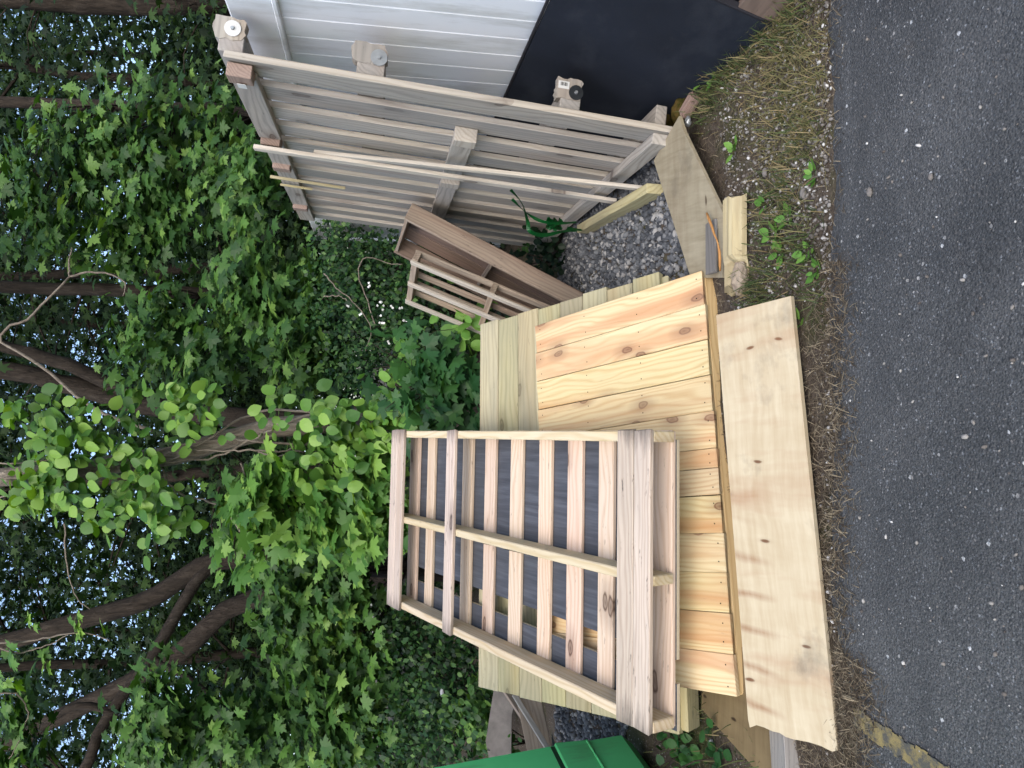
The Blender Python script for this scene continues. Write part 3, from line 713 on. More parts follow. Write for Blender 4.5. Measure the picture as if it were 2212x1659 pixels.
# grey plywood offcut on the right
g4 = [on_ground(1412, 347, .10), on_ground(1493, 250, .05), on_ground(1508, 285, .035), on_ground(1580, 478, .03), on_ground(1560, 600, .03), on_ground(1492, 600, .04)]
o0 = g4[5]; M3 = frame(o0, g4[4] - o0, g4[0] - o0); Mi = M3.inverted()
tag(from_bm('plywood_offcut', prism([((Mi @ p).x, (Mi @ p).y) for p in (g4[5], g4[4], g4[3], g4[2], g4[1], g4[0])], .013), M_PLY_GREY, None, M3),
    'greyish plywood offcut lying on the ground at the foot of the tall pallet', 'plywood')
stick('grey_board_scrap', 'short grey board scrap lying on the plywood offcut', on_ground(1537, 478, .055), on_ground(1537, 590, .055), .075, .012, M_GREYBOARD, (0, 1, .02), 'board')
# thin orange splinter
sp_ = [on_ground(1527, 460, .075), on_ground(1545, 510, .08), on_ground(1553, 540, .075), on_ground(1556, 585, .06)]
tag(tubes('bark_splinter', [(smooth_path(sp_, 10, .001, rnd), [.004 + .0015 * math.sin(i) for i in range(11)])], M_SPLINTER, None, 5), 'thin orange splinter lying across the grey board scrap', 'splinter')
# broken half-round timber
def half_log():
    a, b2 = on_ground(1602, 428, .0), on_ground(1602, 642, .0)
    d = b2 - a; L = d.length; Mh = frame(a, d, Vector((0, -1, 0)))
    q = random.Random(14); n_, k = 22, 11; bm = bmesh.new(); rows = []
    for i in range(n_ + 1):
        t = i / n_; row = []
        for j in range(k):
            th = math.pi * j / (k - 1)
            yy, zz = math.cos(th) * .058, math.sin(th) * .05 + .012
            cut = 1.0
            if t > .62:                                 # broken end: the near half is torn away
                cut = 1 - smst(.62, .66, t) * (.8 if j < 6 else .1)
            xx = L * t
            if i == 0: xx += q.uniform(-.004, .012)
            if i == n_: xx += -.09 * (1 - j / k) + q.uniform(-.02, .01)
            row.append(bm.verts.new((xx, yy * (1 if t < .62 else (.9 + .1 * cut)), zz * cut + (.004 * math.sin(j * 2.3)))))
        rows.append(row)
    for i in range(n_):
        for j in range(k - 1): bm.faces.new((rows[i][j], rows[i + 1][j], rows[i + 1][j + 1], rows[i][j + 1]))
        bm.faces.new((rows[i][k - 1], rows[i + 1][k - 1], rows[i + 1][0], rows[i][0]))
    bm.faces.new(rows[0]); bm.faces.new(rows[-1][::-1])
    bmesh.ops.recalc_face_normals(bm, faces=bm.faces)
    t = thing('broken_timber', 'broken yellow landscape timber lying in the weeds beside the plywood offcut', 'timber', Mh)
    from_bm('outer_wood', bm, M_LOG, t)
    bm = bmesh.new(); bmesh.ops.create_icosphere(bm, subdivisions=3, radius=1)
    for v in bm.verts:
        c_ = v.co; k = 1 + .12 * math.sin(c_.x * 9) * math.sin(c_.y * 7 + 1) + q.uniform(-.05, .05)
        v.co = Vector((c_.x * .062, c_.y * .034, c_.z * .03)) * k
    from_bm('torn_core', bm, M_OLD, t, T(L * .82, .024, .018))
half_log()
# treated two-by-four at the pallet's foot
a, b2 = on_ground(1262, 496, .045), on_ground(1418, 408, .045)
stick('treated_timber', 'short tan timber lying along the foot of the tall pallet', a, b2, .045, .09, M_LOG, (-1, 0, 0.0), 'timber')
# chunk of wood with moss by the black sheet
bm = bmesh.new(); bmesh.ops.create_cube(bm, size=1); bmesh.ops.scale(bm, vec=(.10, .05, .045), verts=bm.verts); bmesh.ops.bevel(bm, geom=list(bm.edges), offset=.008, segments=2, affect='EDGES')
tag(from_bm('wood_chunk', bm, M_REDBLOCK, None, T(*on_ground(1490, 228, .03)) @ RZ(R(-50)) @ RY(R(12))), 'small broken wooden chunk on the soil by the black sheet', 'wood chunk')
def lump(name, c, r, mat, label, cat, seed, flat=.6):
    q = random.Random(seed); bm = bmesh.new(); bmesh.ops.create_icosphere(bm, subdivisions=3, radius=1)
    ph = [q.uniform(0, 6) for _ in range(6)]
    for v in bm.verts:
        n_ = v.co.copy(); k = 1 + .16 * math.sin(n_.x * 5 + ph[0]) * math.sin(n_.y * 6 + ph[1]) + .10 * math.sin(n_.z * 9 + ph[2] + n_.x * 7) + q.uniform(-.05, .05)
        v.co = Vector((n_.x * r[0], n_.y * r[1], n_.z * r[2])) * k
    return tag(from_bm(name, bm, mat, None, T(*c), True), label, cat)
lump('moss_clump', on_ground(1432, 262, .035), (.07, .05, .05), M_MOSSY, 'brown mossy clump against the black sheet beside the near pallet edge', 'moss', 3)
lump('moss_clump', on_ground(1472, 240, .03), (.05, .06, .04), M_MOSSY, 'smaller mossy clump next to the wooden chunk', 'moss', 4)
lump('foil_scrap', on_ground(1486, 262, .06), (.02, .015, .012), M_WASHER, 'crumpled silvery scrap on the corner of the plywood offcut', 'scrap', 5)

# green strap tangle
def strap():
    t = thing('green_strap', 'tangled green plastic strapping hanging on the tall pallet', 'strap', T(*on_ground(1245, 500)))
    inv_ = t.matrix_world.inverted()
    q = random.Random(4)
    def ribbon(pts, wd, n_=26):
        ps = smooth_path(pts, n_); bm = bmesh.new(); prev = None
        for i, p in enumerate(ps):
            d = (ps[min(i + 1, n_)] - ps[max(i - 1, 0)]).normalized(); s_ = d.cross(Vector((0, 1, .3))).normalized()
            tw = math.sin(i * .35 + wd * 300) * .8; s_ = (s_ * math.cos(tw) + d.cross(s_) * math.sin(tw)) * wd
            cur = (bm.verts.new(inv_ @ (p - s_)), bm.verts.new(inv_ @ (p + s_)))
            if prev: bm.faces.new((prev[0], prev[1], cur[1], cur[0]))
            prev = cur
        r_ = bmesh.ops.solidify(bm, geom=list(bm.faces), thickness=.0012)
        from_bm('strap_band', bm, M_STRAP, t)
    Y = 3.9
    ribbon([at_Y(1103, 410, Y), at_Y(1128, 440, Y), at_Y(1140, 480, Y), at_Y(1145, 500, Y), at_Y(1175, 508, 3.95), at_Y(1215, 500, 4.0), at_Y(1245, 497, 4.05)], .011)
    ribbon([at_Y(1106, 430, Y + .02), at_Y(1135, 458, Y), at_Y(1170, 478, Y), at_Y(1210, 482, 3.95), at_Y(1245, 480, 4.0)], .009)
    for k in range(4):
        ribbon([at_Y(1185 + q.uniform(-6, 30), 470 + q.uniform(0, 30), 4.0 + q.uniform(-.05, .1)) for _ in range(6)], .009, 40)
    ribbon([at_Y(1225, 492, 4.0), at_Y(1245, 496, 4.05), at_Y(1262, 497, 4.1)], .008, 6)
strap()

# ------------------------------------------------------------------ crate and slat pallet behind
a_ = Vector((.44, .02, .9)).normalized(); bb = Vector((-.165, .93, .25))
MC = frame((.56, 4.30, .02), a_, bb)                  # x up along the crate, y away, z towards the fence... opening is the other way
cr = thing('shallow_crate', 'old shallow wooden crate with an ink stamp leaning on the tall pallet', 'crate', MC)
zs = 1 if (MC.to_3x3() @ Vector((0, 0, 1))).x < 0 else -1
CL, CWd, CD = 1.16, .46, .115
board('side_board', cr, CL, .02, CD, M_OLD, T(CL / 2, .0, zs * CD / 2))
board('side_board', cr, CL, .02, CD, M_OLD_DARK, T(CL / 2, CWd, zs * CD / 2))
for i in range(3):
    board('back_board', cr, CL, .14, .014, M_OLD_DARK, T(CL / 2, .085 + i * .145, -zs * .009))
for x, m_ in ((CL - .012, M_OLD), (.015, M_OLD)):
    board('end_board', cr, CWd - .025, .02, CD * .95, m_, T(x, CWd / 2, zs * CD / 2) @ RZ(R(90)))
board('divider', cr, CWd - .025, .02, CD * .7, M_OLD, T(CL * .5, CWd / 2, zs * CD * .36) @ RZ(R(90)))
for x in (CL * .72, CL * .22):
    board('block', cr, .05, .07, .07, M_REDBLOCK, T(x, .05, zs * .036))
# ink stamp on the near side board: a framed grid with short lines of print
stamp_y = -.0106
def ink(w_, h_, x, z): board('ink_stamp', cr, w_, .0006, h_, M_INK, T(x, stamp_y, zs * z), 0, False)
sx, sz = CL - .075, CD * .55
for dx in (-.024, -.006, .024): ink(.002, .05, sx + dx, sz)
for dz in (-.025, .025): ink(.05, .002, sx, sz + dz)
for dz in (-.013, 0, .012): ink(.02, .003, sx + .009, sz + dz)
ink(.008, .03, sx - .015, sz)

a2 = Vector((.42, .16, 1.0)).normalized(); b2v = Vector((-.16, .45, .12))
MSl = frame((.36, 4.08, .02), a2, b2v)
sl = thing('slat_pallet', 'narrow pale slatted pallet leaning in front of the old crate', 'pallet', MSl)
zs2 = 1 if (MSl.to_3x3() @ Vector((0, 0, 1))).x < 0 else -1
SLn, SWd = 1.12, .47
for y in (.02, .245, .45):
    board('slat', sl, SLn, .034, .016, M_WEATH_EDGE, T(SLn / 2, y, zs2 * .086))
for y in (.03, .13, .235, .34, .44):
    board('slat', sl, SLn, .05, .014, M_OLD, T(SLn / 2, y, zs2 * .006))
for x in (SLn - .02, SLn * .55, .1):
    board('cross_piece', sl, SWd, .036, .066, M_OLD, T(x, SWd / 2, zs2 * .046) @ RZ(R(90)))

# ------------------------------------------------------------------ green dumpster
def dumpster():
    t = thing('green_dumpster', 'bright green steel dumpster with welded seams at the left edge', 'dumpster', T(-1.72, 1.97, 0))
    # profile of the right-hand edge (local x = 0 at the foot); the side leans a little inward going up
    D_, W_ = 1.4, 1.9
    prof = [(-.20, .015), (-.05, .04), (0, .10), (-.012, .27), (-.02, .44), (-.075, 1.12), (-.13, 1.75)]
    def slab(i0, i1, name, off=0.0, mat=M_GREEN):
        bm = bmesh.new(); ring = []
        for (x, z) in prof[i0:i1 + 1]:
            x += off; o_ = off
            ring.append([bm.verts.new(p) for p in ((-W_, -o_, z), (x, -o_, z), (x, D_ + o_, z), (-W_, D_ + o_, z))])
        for r0, r1 in zip(ring[:-1], ring[1:]):
            for k in range(4): bm.faces.new((r0[k], r0[(k + 1) % 4], r1[(k + 1) % 4], r1[k]))
        bm.faces.new(ring[0][::-1]); bm.faces.new(ring[-1])
        return from_bm(name, bm, mat, t)
    slab(0, 3, 'lower_body', .0); slab(4, 6, 'upper_body', .0)
    bm = bmesh.new()
    ring = []
    for z, o_ in ((.272, .0), (.280, .006), (.430, .006), (.438, 0)):
        ring.append([bm.verts.new(p) for p in ((-W_, -o_, z), (-.016 + o_, -o_, z), (-.016 + o_, D_ + o_, z), (-W_, D_ + o_, z))])
    for r0, r1 in zip(ring[:-1], ring[1:]):
        for k in range(4): bm.faces.new((r0[k], r0[(k + 1) % 4], r1[(k + 1) % 4], r1[k]))
    bm.faces.new(ring[0][::-1]); bm.faces.new(ring[-1]); from_bm('reinforcing_band', bm, M_GREEN, t)
    q = random.Random(2)
    def bead(pts, r_):
        tubes('weld_bead', [(smooth_path(pts, 40, .0012, q), [r_ * q.uniform(.7, 1.3) for _ in range(41)])], M_GREEN, t, 6)
    bead([(-W_, -.004, .275), (-.02, -.004, .275)], .006); bead([(-.005, .0, .275), (-.01, D_, .275)], .006)
    bead([(-W_, -.003, .10), (0, -.003, .10)], .004)
    bead([(-.004, -.002, .44), (-.074, -.002, 1.12), (-.13, -.002, 1.74)], .004)
    board('dark_seam', t, W_ - .03, .004, .02, M_GREEN_DK, T(-W_ / 2 - .01, -.001, .446), 0, False)
    board('top_lip', t, W_ + .02, .08, .06, M_GREEN, T(-W_ / 2 - .1, 0, 1.77))
    board('dark_seam', t, D_ - .02, .004, .022, M_GREEN_DK, T(-.0195, D_ / 2, .448) @ RZ(R(90)), 0, False)
    tag(t)
dumpster()
stick('strap_offcut', 'short strip of green strapping on the ground beside the dumpster', on_ground(1463, 1590, .03), on_ground(1466, 1630, .015), .012, .002, M_STRAP, (0, 1, 0), 'strap')

# pile behind the deck section at the left
def plank3(name, label, A, B, wd, th, mat, facing, cat):
    return stick(name, label, A, B, wd, th, mat, facing, cat)
plank3('old_plank', 'thin brown plank slanting behind the left end of the deck section', at_Y(1083, 1470, 5.0), at_Y(1196, 1640, 4.6), .07, .025, M_OLD, (0, -.3, 1), 'plank')
plank3('old_plank', 'wide stamped brown plank behind the deck section next to the dumpster', at_Y(1136, 1480, 4.8), at_Y(1172, 1650, 4.5), .16, .03, M_OLD, (0, .4, 1), 'plank')
plank3('old_plank', 'pale narrow batten lying on the brown planks by the dumpster', at_Y(1110, 1500, 4.75), at_Y(1188, 1625, 4.42), .03, .02, M_WEATH, (0, .2, 1), 'batten')
bm = prism([(-.35, -.02), (-.1, .02), (.2, .0), (.3, .14), (.1, .2), (-.3, .17)], .03)
tag(from_bm('slab', bm, M_STONE_BIG, None, frame(at_Y(1110, 1575, 5.3), (-.9, -.2, .12), (.1, .35, .9))), 'flat grey stone slab propped behind the brown planks', 'slab')
bm = bmesh.new()
def tray():
    M_ = frame(on_ground(1227, 1500), (-1, -.12, 0), (0.1, 1, .0)); t = thing('plastic_tray', 'black plastic tray on the gravel behind the deck section', 'tray', M_)
    prof = [(0, 0), (.0, .05), (-.02, .055), (.01, .14), (.03, .15), (.02, .165), (.05, .17)]
    bm = bmesh.new(); rows = []
    for x in np.linspace(-.3, 1.3, 9): rows.append([bm.verts.new((x, p[0], p[1])) for p in prof])
    for r0, r1 in zip(rows[:-1], rows[1:]):
        for k in range(len(prof) - 1): bm.faces.new((r0[k], r1[k], r1[k + 1], r0[k + 1]))
    bmesh.ops.solidify(bm, geom=list(bm.faces), thickness=.006)
    from_bm('tray_wall', bm, M_TRAY, t)
    board('tray_floor', t, 1.6, .5, .008, M_TRAY, T(.5, .26, .006), .001, False)
tray()

# ------------------------------------------------------------------ stones, needles, grass
def ico_template(sub=1):
    bm = bmesh.new(); bmesh.ops.create_icosphere(bm, subdivisions=sub, radius=1)
    v = [tuple(p.co) for p in bm.verts]; f_ = [tuple(x.index for x in fc.verts) for fc in bm.faces]; bm.free()
    return np.array(v), f_
def rand_rot(N):
    q = nrg.normal(size=(N, 4)); q /= np.linalg.norm(q, axis=1, keepdims=True); w_, x, y, z = q.T
    return np.stack([np.stack([1 - 2 * (y * y + z * z), 2 * (x * y - z * w_), 2 * (x * z + y * w_)], 1),
                     np.stack([2 * (x * y + z * w_), 1 - 2 * (x * x + z * z), 2 * (y * z - x * w_)], 1),
                     np.stack([2 * (x * z - y * w_), 2 * (y * z + x * w_), 1 - 2 * (x * x + y * y)], 1)], 1)
IV, IF = ico_template(1)
jag = IV * (1 + .22 * np.sin(IV[:, [0]] * 7 + IV[:, [1]] * 5) + .15 * np.cos(IV[:, [2]] * 9 + 2))
def stones(name, label, pts, r0, r1, mat, lift=.3, rough=True):
    N = len(pts); r_ = r0 + (r1 - r0) * nrg.random(N) ** 2.2
    Ms = rand_rot(N) * (np.stack([r_ * nrg.uniform(.9, 1.5, N), r_ * nrg.uniform(.7, 1.1, N), r_ * nrg.uniform(.5, .8, N)], 1))[:, None, :]
    Ts = np.array([(x, y, soil_z(x, y)) for x, y in pts]); Ts[:, 2] = np.maximum(Ts[:, 2], np.where(Ts[:, 1] < 1.8, .005, -1)) + r_ * lift
    o = scatter_mesh(name, jag, IF, Ms, Ts, nrg.random(N), mat, None)
    tag(o, label, kind='stuff'); return o
def in_poly(poly, N):
    P_ = np.array([(p[0], p[1]) for p in poly]); lo, hi = P_.min(0), P_.max(0); out_ = []
    while len(out_) < N:
        c_ = nrg.uniform(lo, hi); ins = False; j = len(P_) - 1
        for i in range(len(P_)):
            if (P_[i, 1] > c_[1]) != (P_[j, 1] > c_[1]) and c_[0] < (P_[j, 0] - P_[i, 0]) * (c_[1] - P_[i, 1]) / (P_[j, 1] - P_[i, 1]) + P_[i, 0]: ins = not ins
            j = i
        if ins: out_.append(c_)
    return np.array(out_)
stones('gravel', 'grey crushed gravel between the stack and the tall pallet', in_poly([(.35, 2.75), (1.06, 2.95), (1.02, 4.9), (.2, 4.9), (.35, 3.5)], 7000), .006, .021, M_GRAVEL, .25)
stones('gravel', 'grey gravel behind the deck section beside the dumpster', in_poly([(-2.7, 3.7), (-1.4, 3.5), (-1.4, 5.0), (-2.9, 5.0)], 3500), .008, .024, M_GRAVEL, .25)
vp = np.concatenate([np.stack([nrg.uniform(-1.1, 1.4, 700), 1.865 + np.abs(nrg.normal(0, .03, 700))], 1),
                     np.stack([nrg.uniform(.25, 1.4, 3800), nrg.uniform(1.88, 2.5, 3800)], 1),
                     np.stack([nrg.uniform(.5, .95, 900), nrg.normal(2.1, .09, 900)], 1)])
stones('verge_pebbles', 'small pale pebbles in the verge along the asphalt', vp, .0016, .0075, M_PEBBLE, .4)
stones('loose_pebbles', 'loose pale pebbles scattered over the asphalt', np.stack([nrg.uniform(-1.2, 1.2, 420), nrg.uniform(1.1, 1.86, 420)], 1), .0012, .0062, M_PEBBLE, .35)
for (x, y, r_, lb) in ((1878, 415, .009, 'largest grey stone lying alone on the asphalt'), (2010, 382, .006, 'white oval pebble on the asphalt'), (1735, 418, .013, 'pale tan stone in the verge by a bright weed'), (1652, 372, .011, 'tan pebble on the soil near the plywood offcut')):
    lump('stone', on_ground(x, y, .012), (r_ * 1.4, r_, r_ * .7), M_STONE_BIG, lb, 'stone', int(x))

def strips(name, label, pts, l0, l1, wd, mat, up_=0.0, lean=.5, tint=None):
    N = len(pts); L = nrg.uniform(l0, l1, N)
    a = nrg.uniform(0, 2 * np.pi, N); el = np.abs(nrg.normal(up_, lean, N))
    d = np.stack([np.cos(a) * np.cos(el), np.sin(a) * np.cos(el), np.sin(el)], 1)
    s_ = np.stack([-np.sin(a), np.cos(a), np.zeros(N)], 1); n_ = np.cross(d, s_)
    Ms = np.stack([d * L[:, None], s_ * wd, n_ * L[:, None]], 2)
    Ts = np.array([(x, y, max(soil_z(x, y), .006 if y < edge_y(x) else -1) + .002) for x, y in pts])
    tv_ = [(0, -.5, 0), (0, .5, 0), (.55, .4, .06), (.55, -.4, .06), (1, 0, -.06)]
    o = scatter_mesh(name, tv_, [(0, 3, 2, 1), (3, 4, 2)], Ms, Ts, nrg.random(N) if tint is None else tint, mat)
    tag(o, label, kind='stuff'); return o
npts = np.concatenate([np.stack([nrg.uniform(-1.3, 1.5, 7000), nrg.uniform(1.80, 2.75, 7000)], 1), np.stack([nrg.uniform(-1.3, .35, 5000), 1.86 - .1 * (nrg.random(5000) ** 2) + nrg.uniform(-.04, .14, 5000)], 1),
                       np.stack([nrg.uniform(-1.15, -.75, 1600), nrg.normal(1.76, .05, 1600)], 1)])
strips('dead_needles', 'brown dead needles and thatch strewn along the verge', npts, .012, .05, .0022, M_NEEDLE, .1, .3)
gp = []
for (x, y, s_, n_) in ((1690, 560, .10, 260), (1650, 470, .07, 150), (1735, 520, .06, 150), (1700, 420, .05, 90), (1600, 130, .08, 220), (1560, 180, .06, 140), (1660, 60, .07, 200), (1720, 30, .08, 220), (1640, 20, .06, 160),
                       (1700, 240, .06, 80), (1630, 620, .05, 120), (1655, 650, .04, 60), (1530, 220, .06, 120), (1770, 640, .03, 30), (1690, 700, .05, 60), (1745, 300, .05, 70)):
    g = on_ground(x, y); gp.append(np.stack([nrg.normal(g.x, s_, n_), nrg.normal(g.y, s_ * .8, n_)], 1))
gp = np.concatenate(gp); gp = gp[gp[:, 1] > 1.88]
strips('verge_grass', 'thin patches of short grass growing in the verge', gp, .025, .09, .0035, M_GRASS, .7, .4)
sg = np.concatenate([np.stack([nrg.normal(g_.x, .12, 420), nrg.normal(g_.y, .08, 420)], 1) for g_ in (on_ground(1600, 90), on_ground(1700, 60), on_ground(1660, 180), on_ground(1760, 150), on_ground(1740, 270), on_ground(1690, 330))])
sg = sg[sg[:, 1] > 1.87]
strips('straw_grass', 'straw-coloured dry grass in the verge near the black sheet', sg, .02, .075, .0028, M_GRASS, .35, .35, nrg.uniform(.72, 1.0, len(sg)))
gl = np.stack([nrg.uniform(-1.9, -1.2, 700), nrg.uniform(2.15, 3.2, 700)], 1)
strips('grass_by_dumpster', 'short grass on the ground in front of the dumpster', gl, .03, .10, .004, M_GRASS, .7, .4)

# ------------------------------------------------------------------ leaves
def leaf_template(half, fold=.18, droop=.25):
    b_pts = half + [(-x, y) for x, y in half[::-1] if abs(x) > 1e-6]
    cen = (0, .32)
    v = [cen] + b_pts
    V = [(x, y, -fold * abs(x) * 1.0 + fold * .12 - droop * max(y - .3, 0) ** 2) for x, y in v]
    n_ = len(b_pts)
    return np.array(V), [(0, 1 + i, 1 + (i + 1) % n_) for i in range(n_)]
MAPLE_T = leaf_template([(0, 0), (.22, -.12), (.50, -.10), (.34, .08), (.62, .14), (.90, .30), (.66, .36), (.60, .52), (.30, .42), (.34, .68), (.16, .74), (0, 1.05)])
MAPLE_M = leaf_template([(0, 0), (.48, -.12), (.32, .08), (.88, .30), (.32, .42), (.26, .72), (0, 1.05)])
OVAL_T = leaf_template([(0, 0), (.26, .10), (.40, .36), (.38, .62), (.22, .86), (0, 1.05)], .14, .2)
KITE_T = (np.array([(0, 0, 0), (.34, .45, -.05), (0, 1, -.12), (-.34, .45, -.05)]), [(0, 1, 2, 3)])
CLUMP_T = (np.array([(0, 0, 0), (.5, .1, -.05), (.3, .45, .05), (.62, .8, -.1), (.1, .62, 0), (0, 1.1, -.1), (-.2, .6, .05), (-.6, .75, -.1), (-.36, .4, .04), (-.5, .05, -.1)]),
           [(0, 1, 2), (0, 2, 3, 4), (0, 4, 5, 6), (0, 6, 7, 8), (0, 8, 9)])
def mesh_of(tpl, name, mat):
    me = bpy.data.meshes.new(name); me.from_pydata([tuple(v) for v in tpl[0]], [], [tuple(f_) for f_ in tpl[1]]); me.materials.append(mat); return me
def spray(centres, radii, tips, per_tip, size, spread=.16, face=(-.0, -.6, .75), up_=0.0):
    """leaf frames gathered round branch tips inside ellipsoids: positions, rotations*scale"""
    Ps, Ns, tipP = [], [], []
    for c_, r_, nt_ in zip(centres, radii, tips):
        c_ = np.array(c_); r_ = np.array(r_)
        u = nrg.normal(size=(nt_, 3)); u /= np.linalg.norm(u, axis=1, keepdims=True); u *= nrg.random((nt_, 1)) ** .45
        tp_ = c_ + u * r_
        for t in tp_:
            k = max(2, int(nrg.normal(per_tip, per_tip * .25)))
            nt0 = np.array(face) + nrg.normal(0, .28, 3)
            off = nrg.normal(0, spread, (k, 3)); nn = nt0 / np.linalg.norm(nt0)
            off -= nn * (off @ nn)[:, None] * .65
            Ps.append(t + off); Ns.append(nt0 + nrg.normal(0, .32, (k, 3))); tipP.append(t)
    Ps = np.concatenate(Ps); Ns = np.concatenate(Ns); N = len(Ps)
    n_ = Ns / np.linalg.norm(Ns, axis=1, keepdims=True)
    # leaf tip hangs down and out
    d = np.array([[0, -.25, -1.0]]) + nrg.normal(0, .55, (N, 3)); d -= n_ * np.sum(d * n_, 1, keepdims=True); d /= np.linalg.norm(d, axis=1, keepdims=True)
    sz = size * (.5 + .75 * nrg.random(N) ** .8)
    Ms = np.stack([np.cross(d, n_) * sz[:, None], d * sz[:, None], n_ * sz[:, None]], 2)
    return Ps, Ms, tipP
def cl(x, y, Y, rx, ry, dep, tips):
    c_ = at_Y(x, y, Y); k = Y / FPX
    return (tuple(c_), (ry * k, dep, rx * k), tips)
def leaf_crown(parent, spec, per_tip, size, tpl, mat, singles, spread=.16, face=(0, -.6, .75), name='leaf', mass='leaf_mass'):
    Ps, Ms, tips = spray([s[0] for s in spec], [s[1] for s in spec], [s[2] for s in spec], per_tip, size, spread, face)
    order = np.argsort(np.linalg.norm(Ps - np.array([0, 0, CAMH]), axis=1) + nrg.uniform(0, .8, len(Ps)))
    Ps, Ms = Ps[order], Ms[order]
    k = min(singles, len(Ps))
    if k:
        me = mesh_of(tpl, name, mat); inv_ = parent.matrix_world.inverted()
        for i in range(k):
            Mx = Matrix([list(Ms[i][r_]) + [Ps[i][r_]] for r_ in range(3)] + [[0, 0, 0, 1]])
            o = bpy.data.objects.new(name, me); COL.objects.link(o); o.parent = parent; o.matrix_local = inv_ @ Mx
    if len(Ps) > k:
        iv = np.array(parent.matrix_world.inverted()); P2 = (iv[:3, :3] @ Ps[k:].T).T + iv[:3, 3]
        scatter_mesh(mass, tpl[0], tpl[1], Ms[k:], P2, nrg.random(len(Ps) - k), mat, parent, kind='stuff')
    return tips
def local_paths(parent, paths):
    iv = parent.matrix_world.inverted(); return [([iv @ Vector(p) for p in ps], r_) for ps, r_ in paths]
def branch_paths(trunk_pts, tips, r0, q, every=1):
    out_ = []
    tr = [Vector(p) for p in trunk_pts]
    for t in tips[::every]:
        t = Vector(t); cand = [p for p in tr if p.z < t.z + .3] or tr
        s_ = min(cand, key=lambda p: (p - t).length + .35 * abs(p.z - (t.z - .5)))
        mid = s_.lerp(t, .5) + Vector((q.uniform(-.1, .1), q.uniform(-.1, .1), q.uniform(.02, .2)))
        ps = smooth_path([s_, mid, t], 6, .012, q)
        out_.append((ps, [r0 * (1 - .82 * i / 6) for i in range(7)]))
    return out_
def make_tree(name, label, trunk, r0, r1, spec, per_tip, size, tpl, lmat, bmat, singles, group=None, extra=(), spread=.16, br=.012, every=2, face=(0, -.6, .75), cat='tree'):
    base = Vector(trunk[0]); t = thing(name, label, cat, T(*base), group)
    q = random.Random(len(label) + int(abs(base.x) * 100))
    tp_ = smooth_path(trunk, 22, .012, q)
    tubes('trunk', local_paths(t, [(tp_, [r0 + (r1 - r0) * (i / 22) for i in range(23)])]), bmat, t, 12)
    for ps, ra, rb in extra:
        sp2 = smooth_path(ps, 14, .012, q)
        tubes('limb', local_paths(t, [(sp2, [ra + (rb - ra) * i / 14 for i in range(15)])]), bmat, t, 10)
        tp_ = tp_ + sp2
    if spec:
        tips = leaf_crown(t, spec, per_tip, size, tpl, lmat, singles, spread, face)
        bp = branch_paths(tp_, tips, br, q, every)
        if bp: tubes('branches', local_paths(t, bp), bmat, t, 5)['kind'] = 'stuff'
    return t

# ------------------------------------------------------------------ the trees one can tell apart
# grey trunk wrapped in vine, centre
vt_pts = [at_Y(1160, 880, 5.75), at_Y(1000, 900, 5.7), at_Y(800, 912, 5.65), at_Y(660, 916, 5.6), at_Y(560, 930, 5.6), at_Y(470, 957, 5.6), at_Y(360, 985, 5.6), at_Y(200, 1015, 5.6), at_Y(0, 1033, 5.6), at_Y(-400, 1050, 5.7), at_Y(-1000, 1040, 5.9)]
vt_pts[0].z = -.05
make_tree('vine_wrapped_tree', 'slender grey-barked leaning trunk wrapped in climbing vine behind the stack', vt_pts, .085, .06,
          [((-.4, 6.3, 6.2), (1.6, 1.3, 1.3), 40), ((.9, 6.6, 5.6), (1.4, 1.0, 1.0), 30)], 14, .12, CLUMP_T, M_LEAF_FAR, M_BARK, 0, spread=.3)
vine = thing('climbing_vine', 'bright green round-leaved vine climbing the leaning grey trunk', 'vine', T(*vt_pts[0]))
vq = random.Random(9)
vpaths = []
for k, (dx, dy) in enumerate(((-.09, -.02), (.07, -.05), (.02, -.10))):
    ps = []
    for i, p in enumerate(vt_pts[:9]):
        a = i * 1.1 + k * 2; ps.append(p + Vector((math.cos(a) * .10, -abs(math.sin(a)) * .10, 0)) + Vector((dx, dy, 0)) * .5)
    sp2 = smooth_path(ps, 40, .012, vq); vpaths.append((sp2, [.013 - .0002 * i for i in range(41)]))
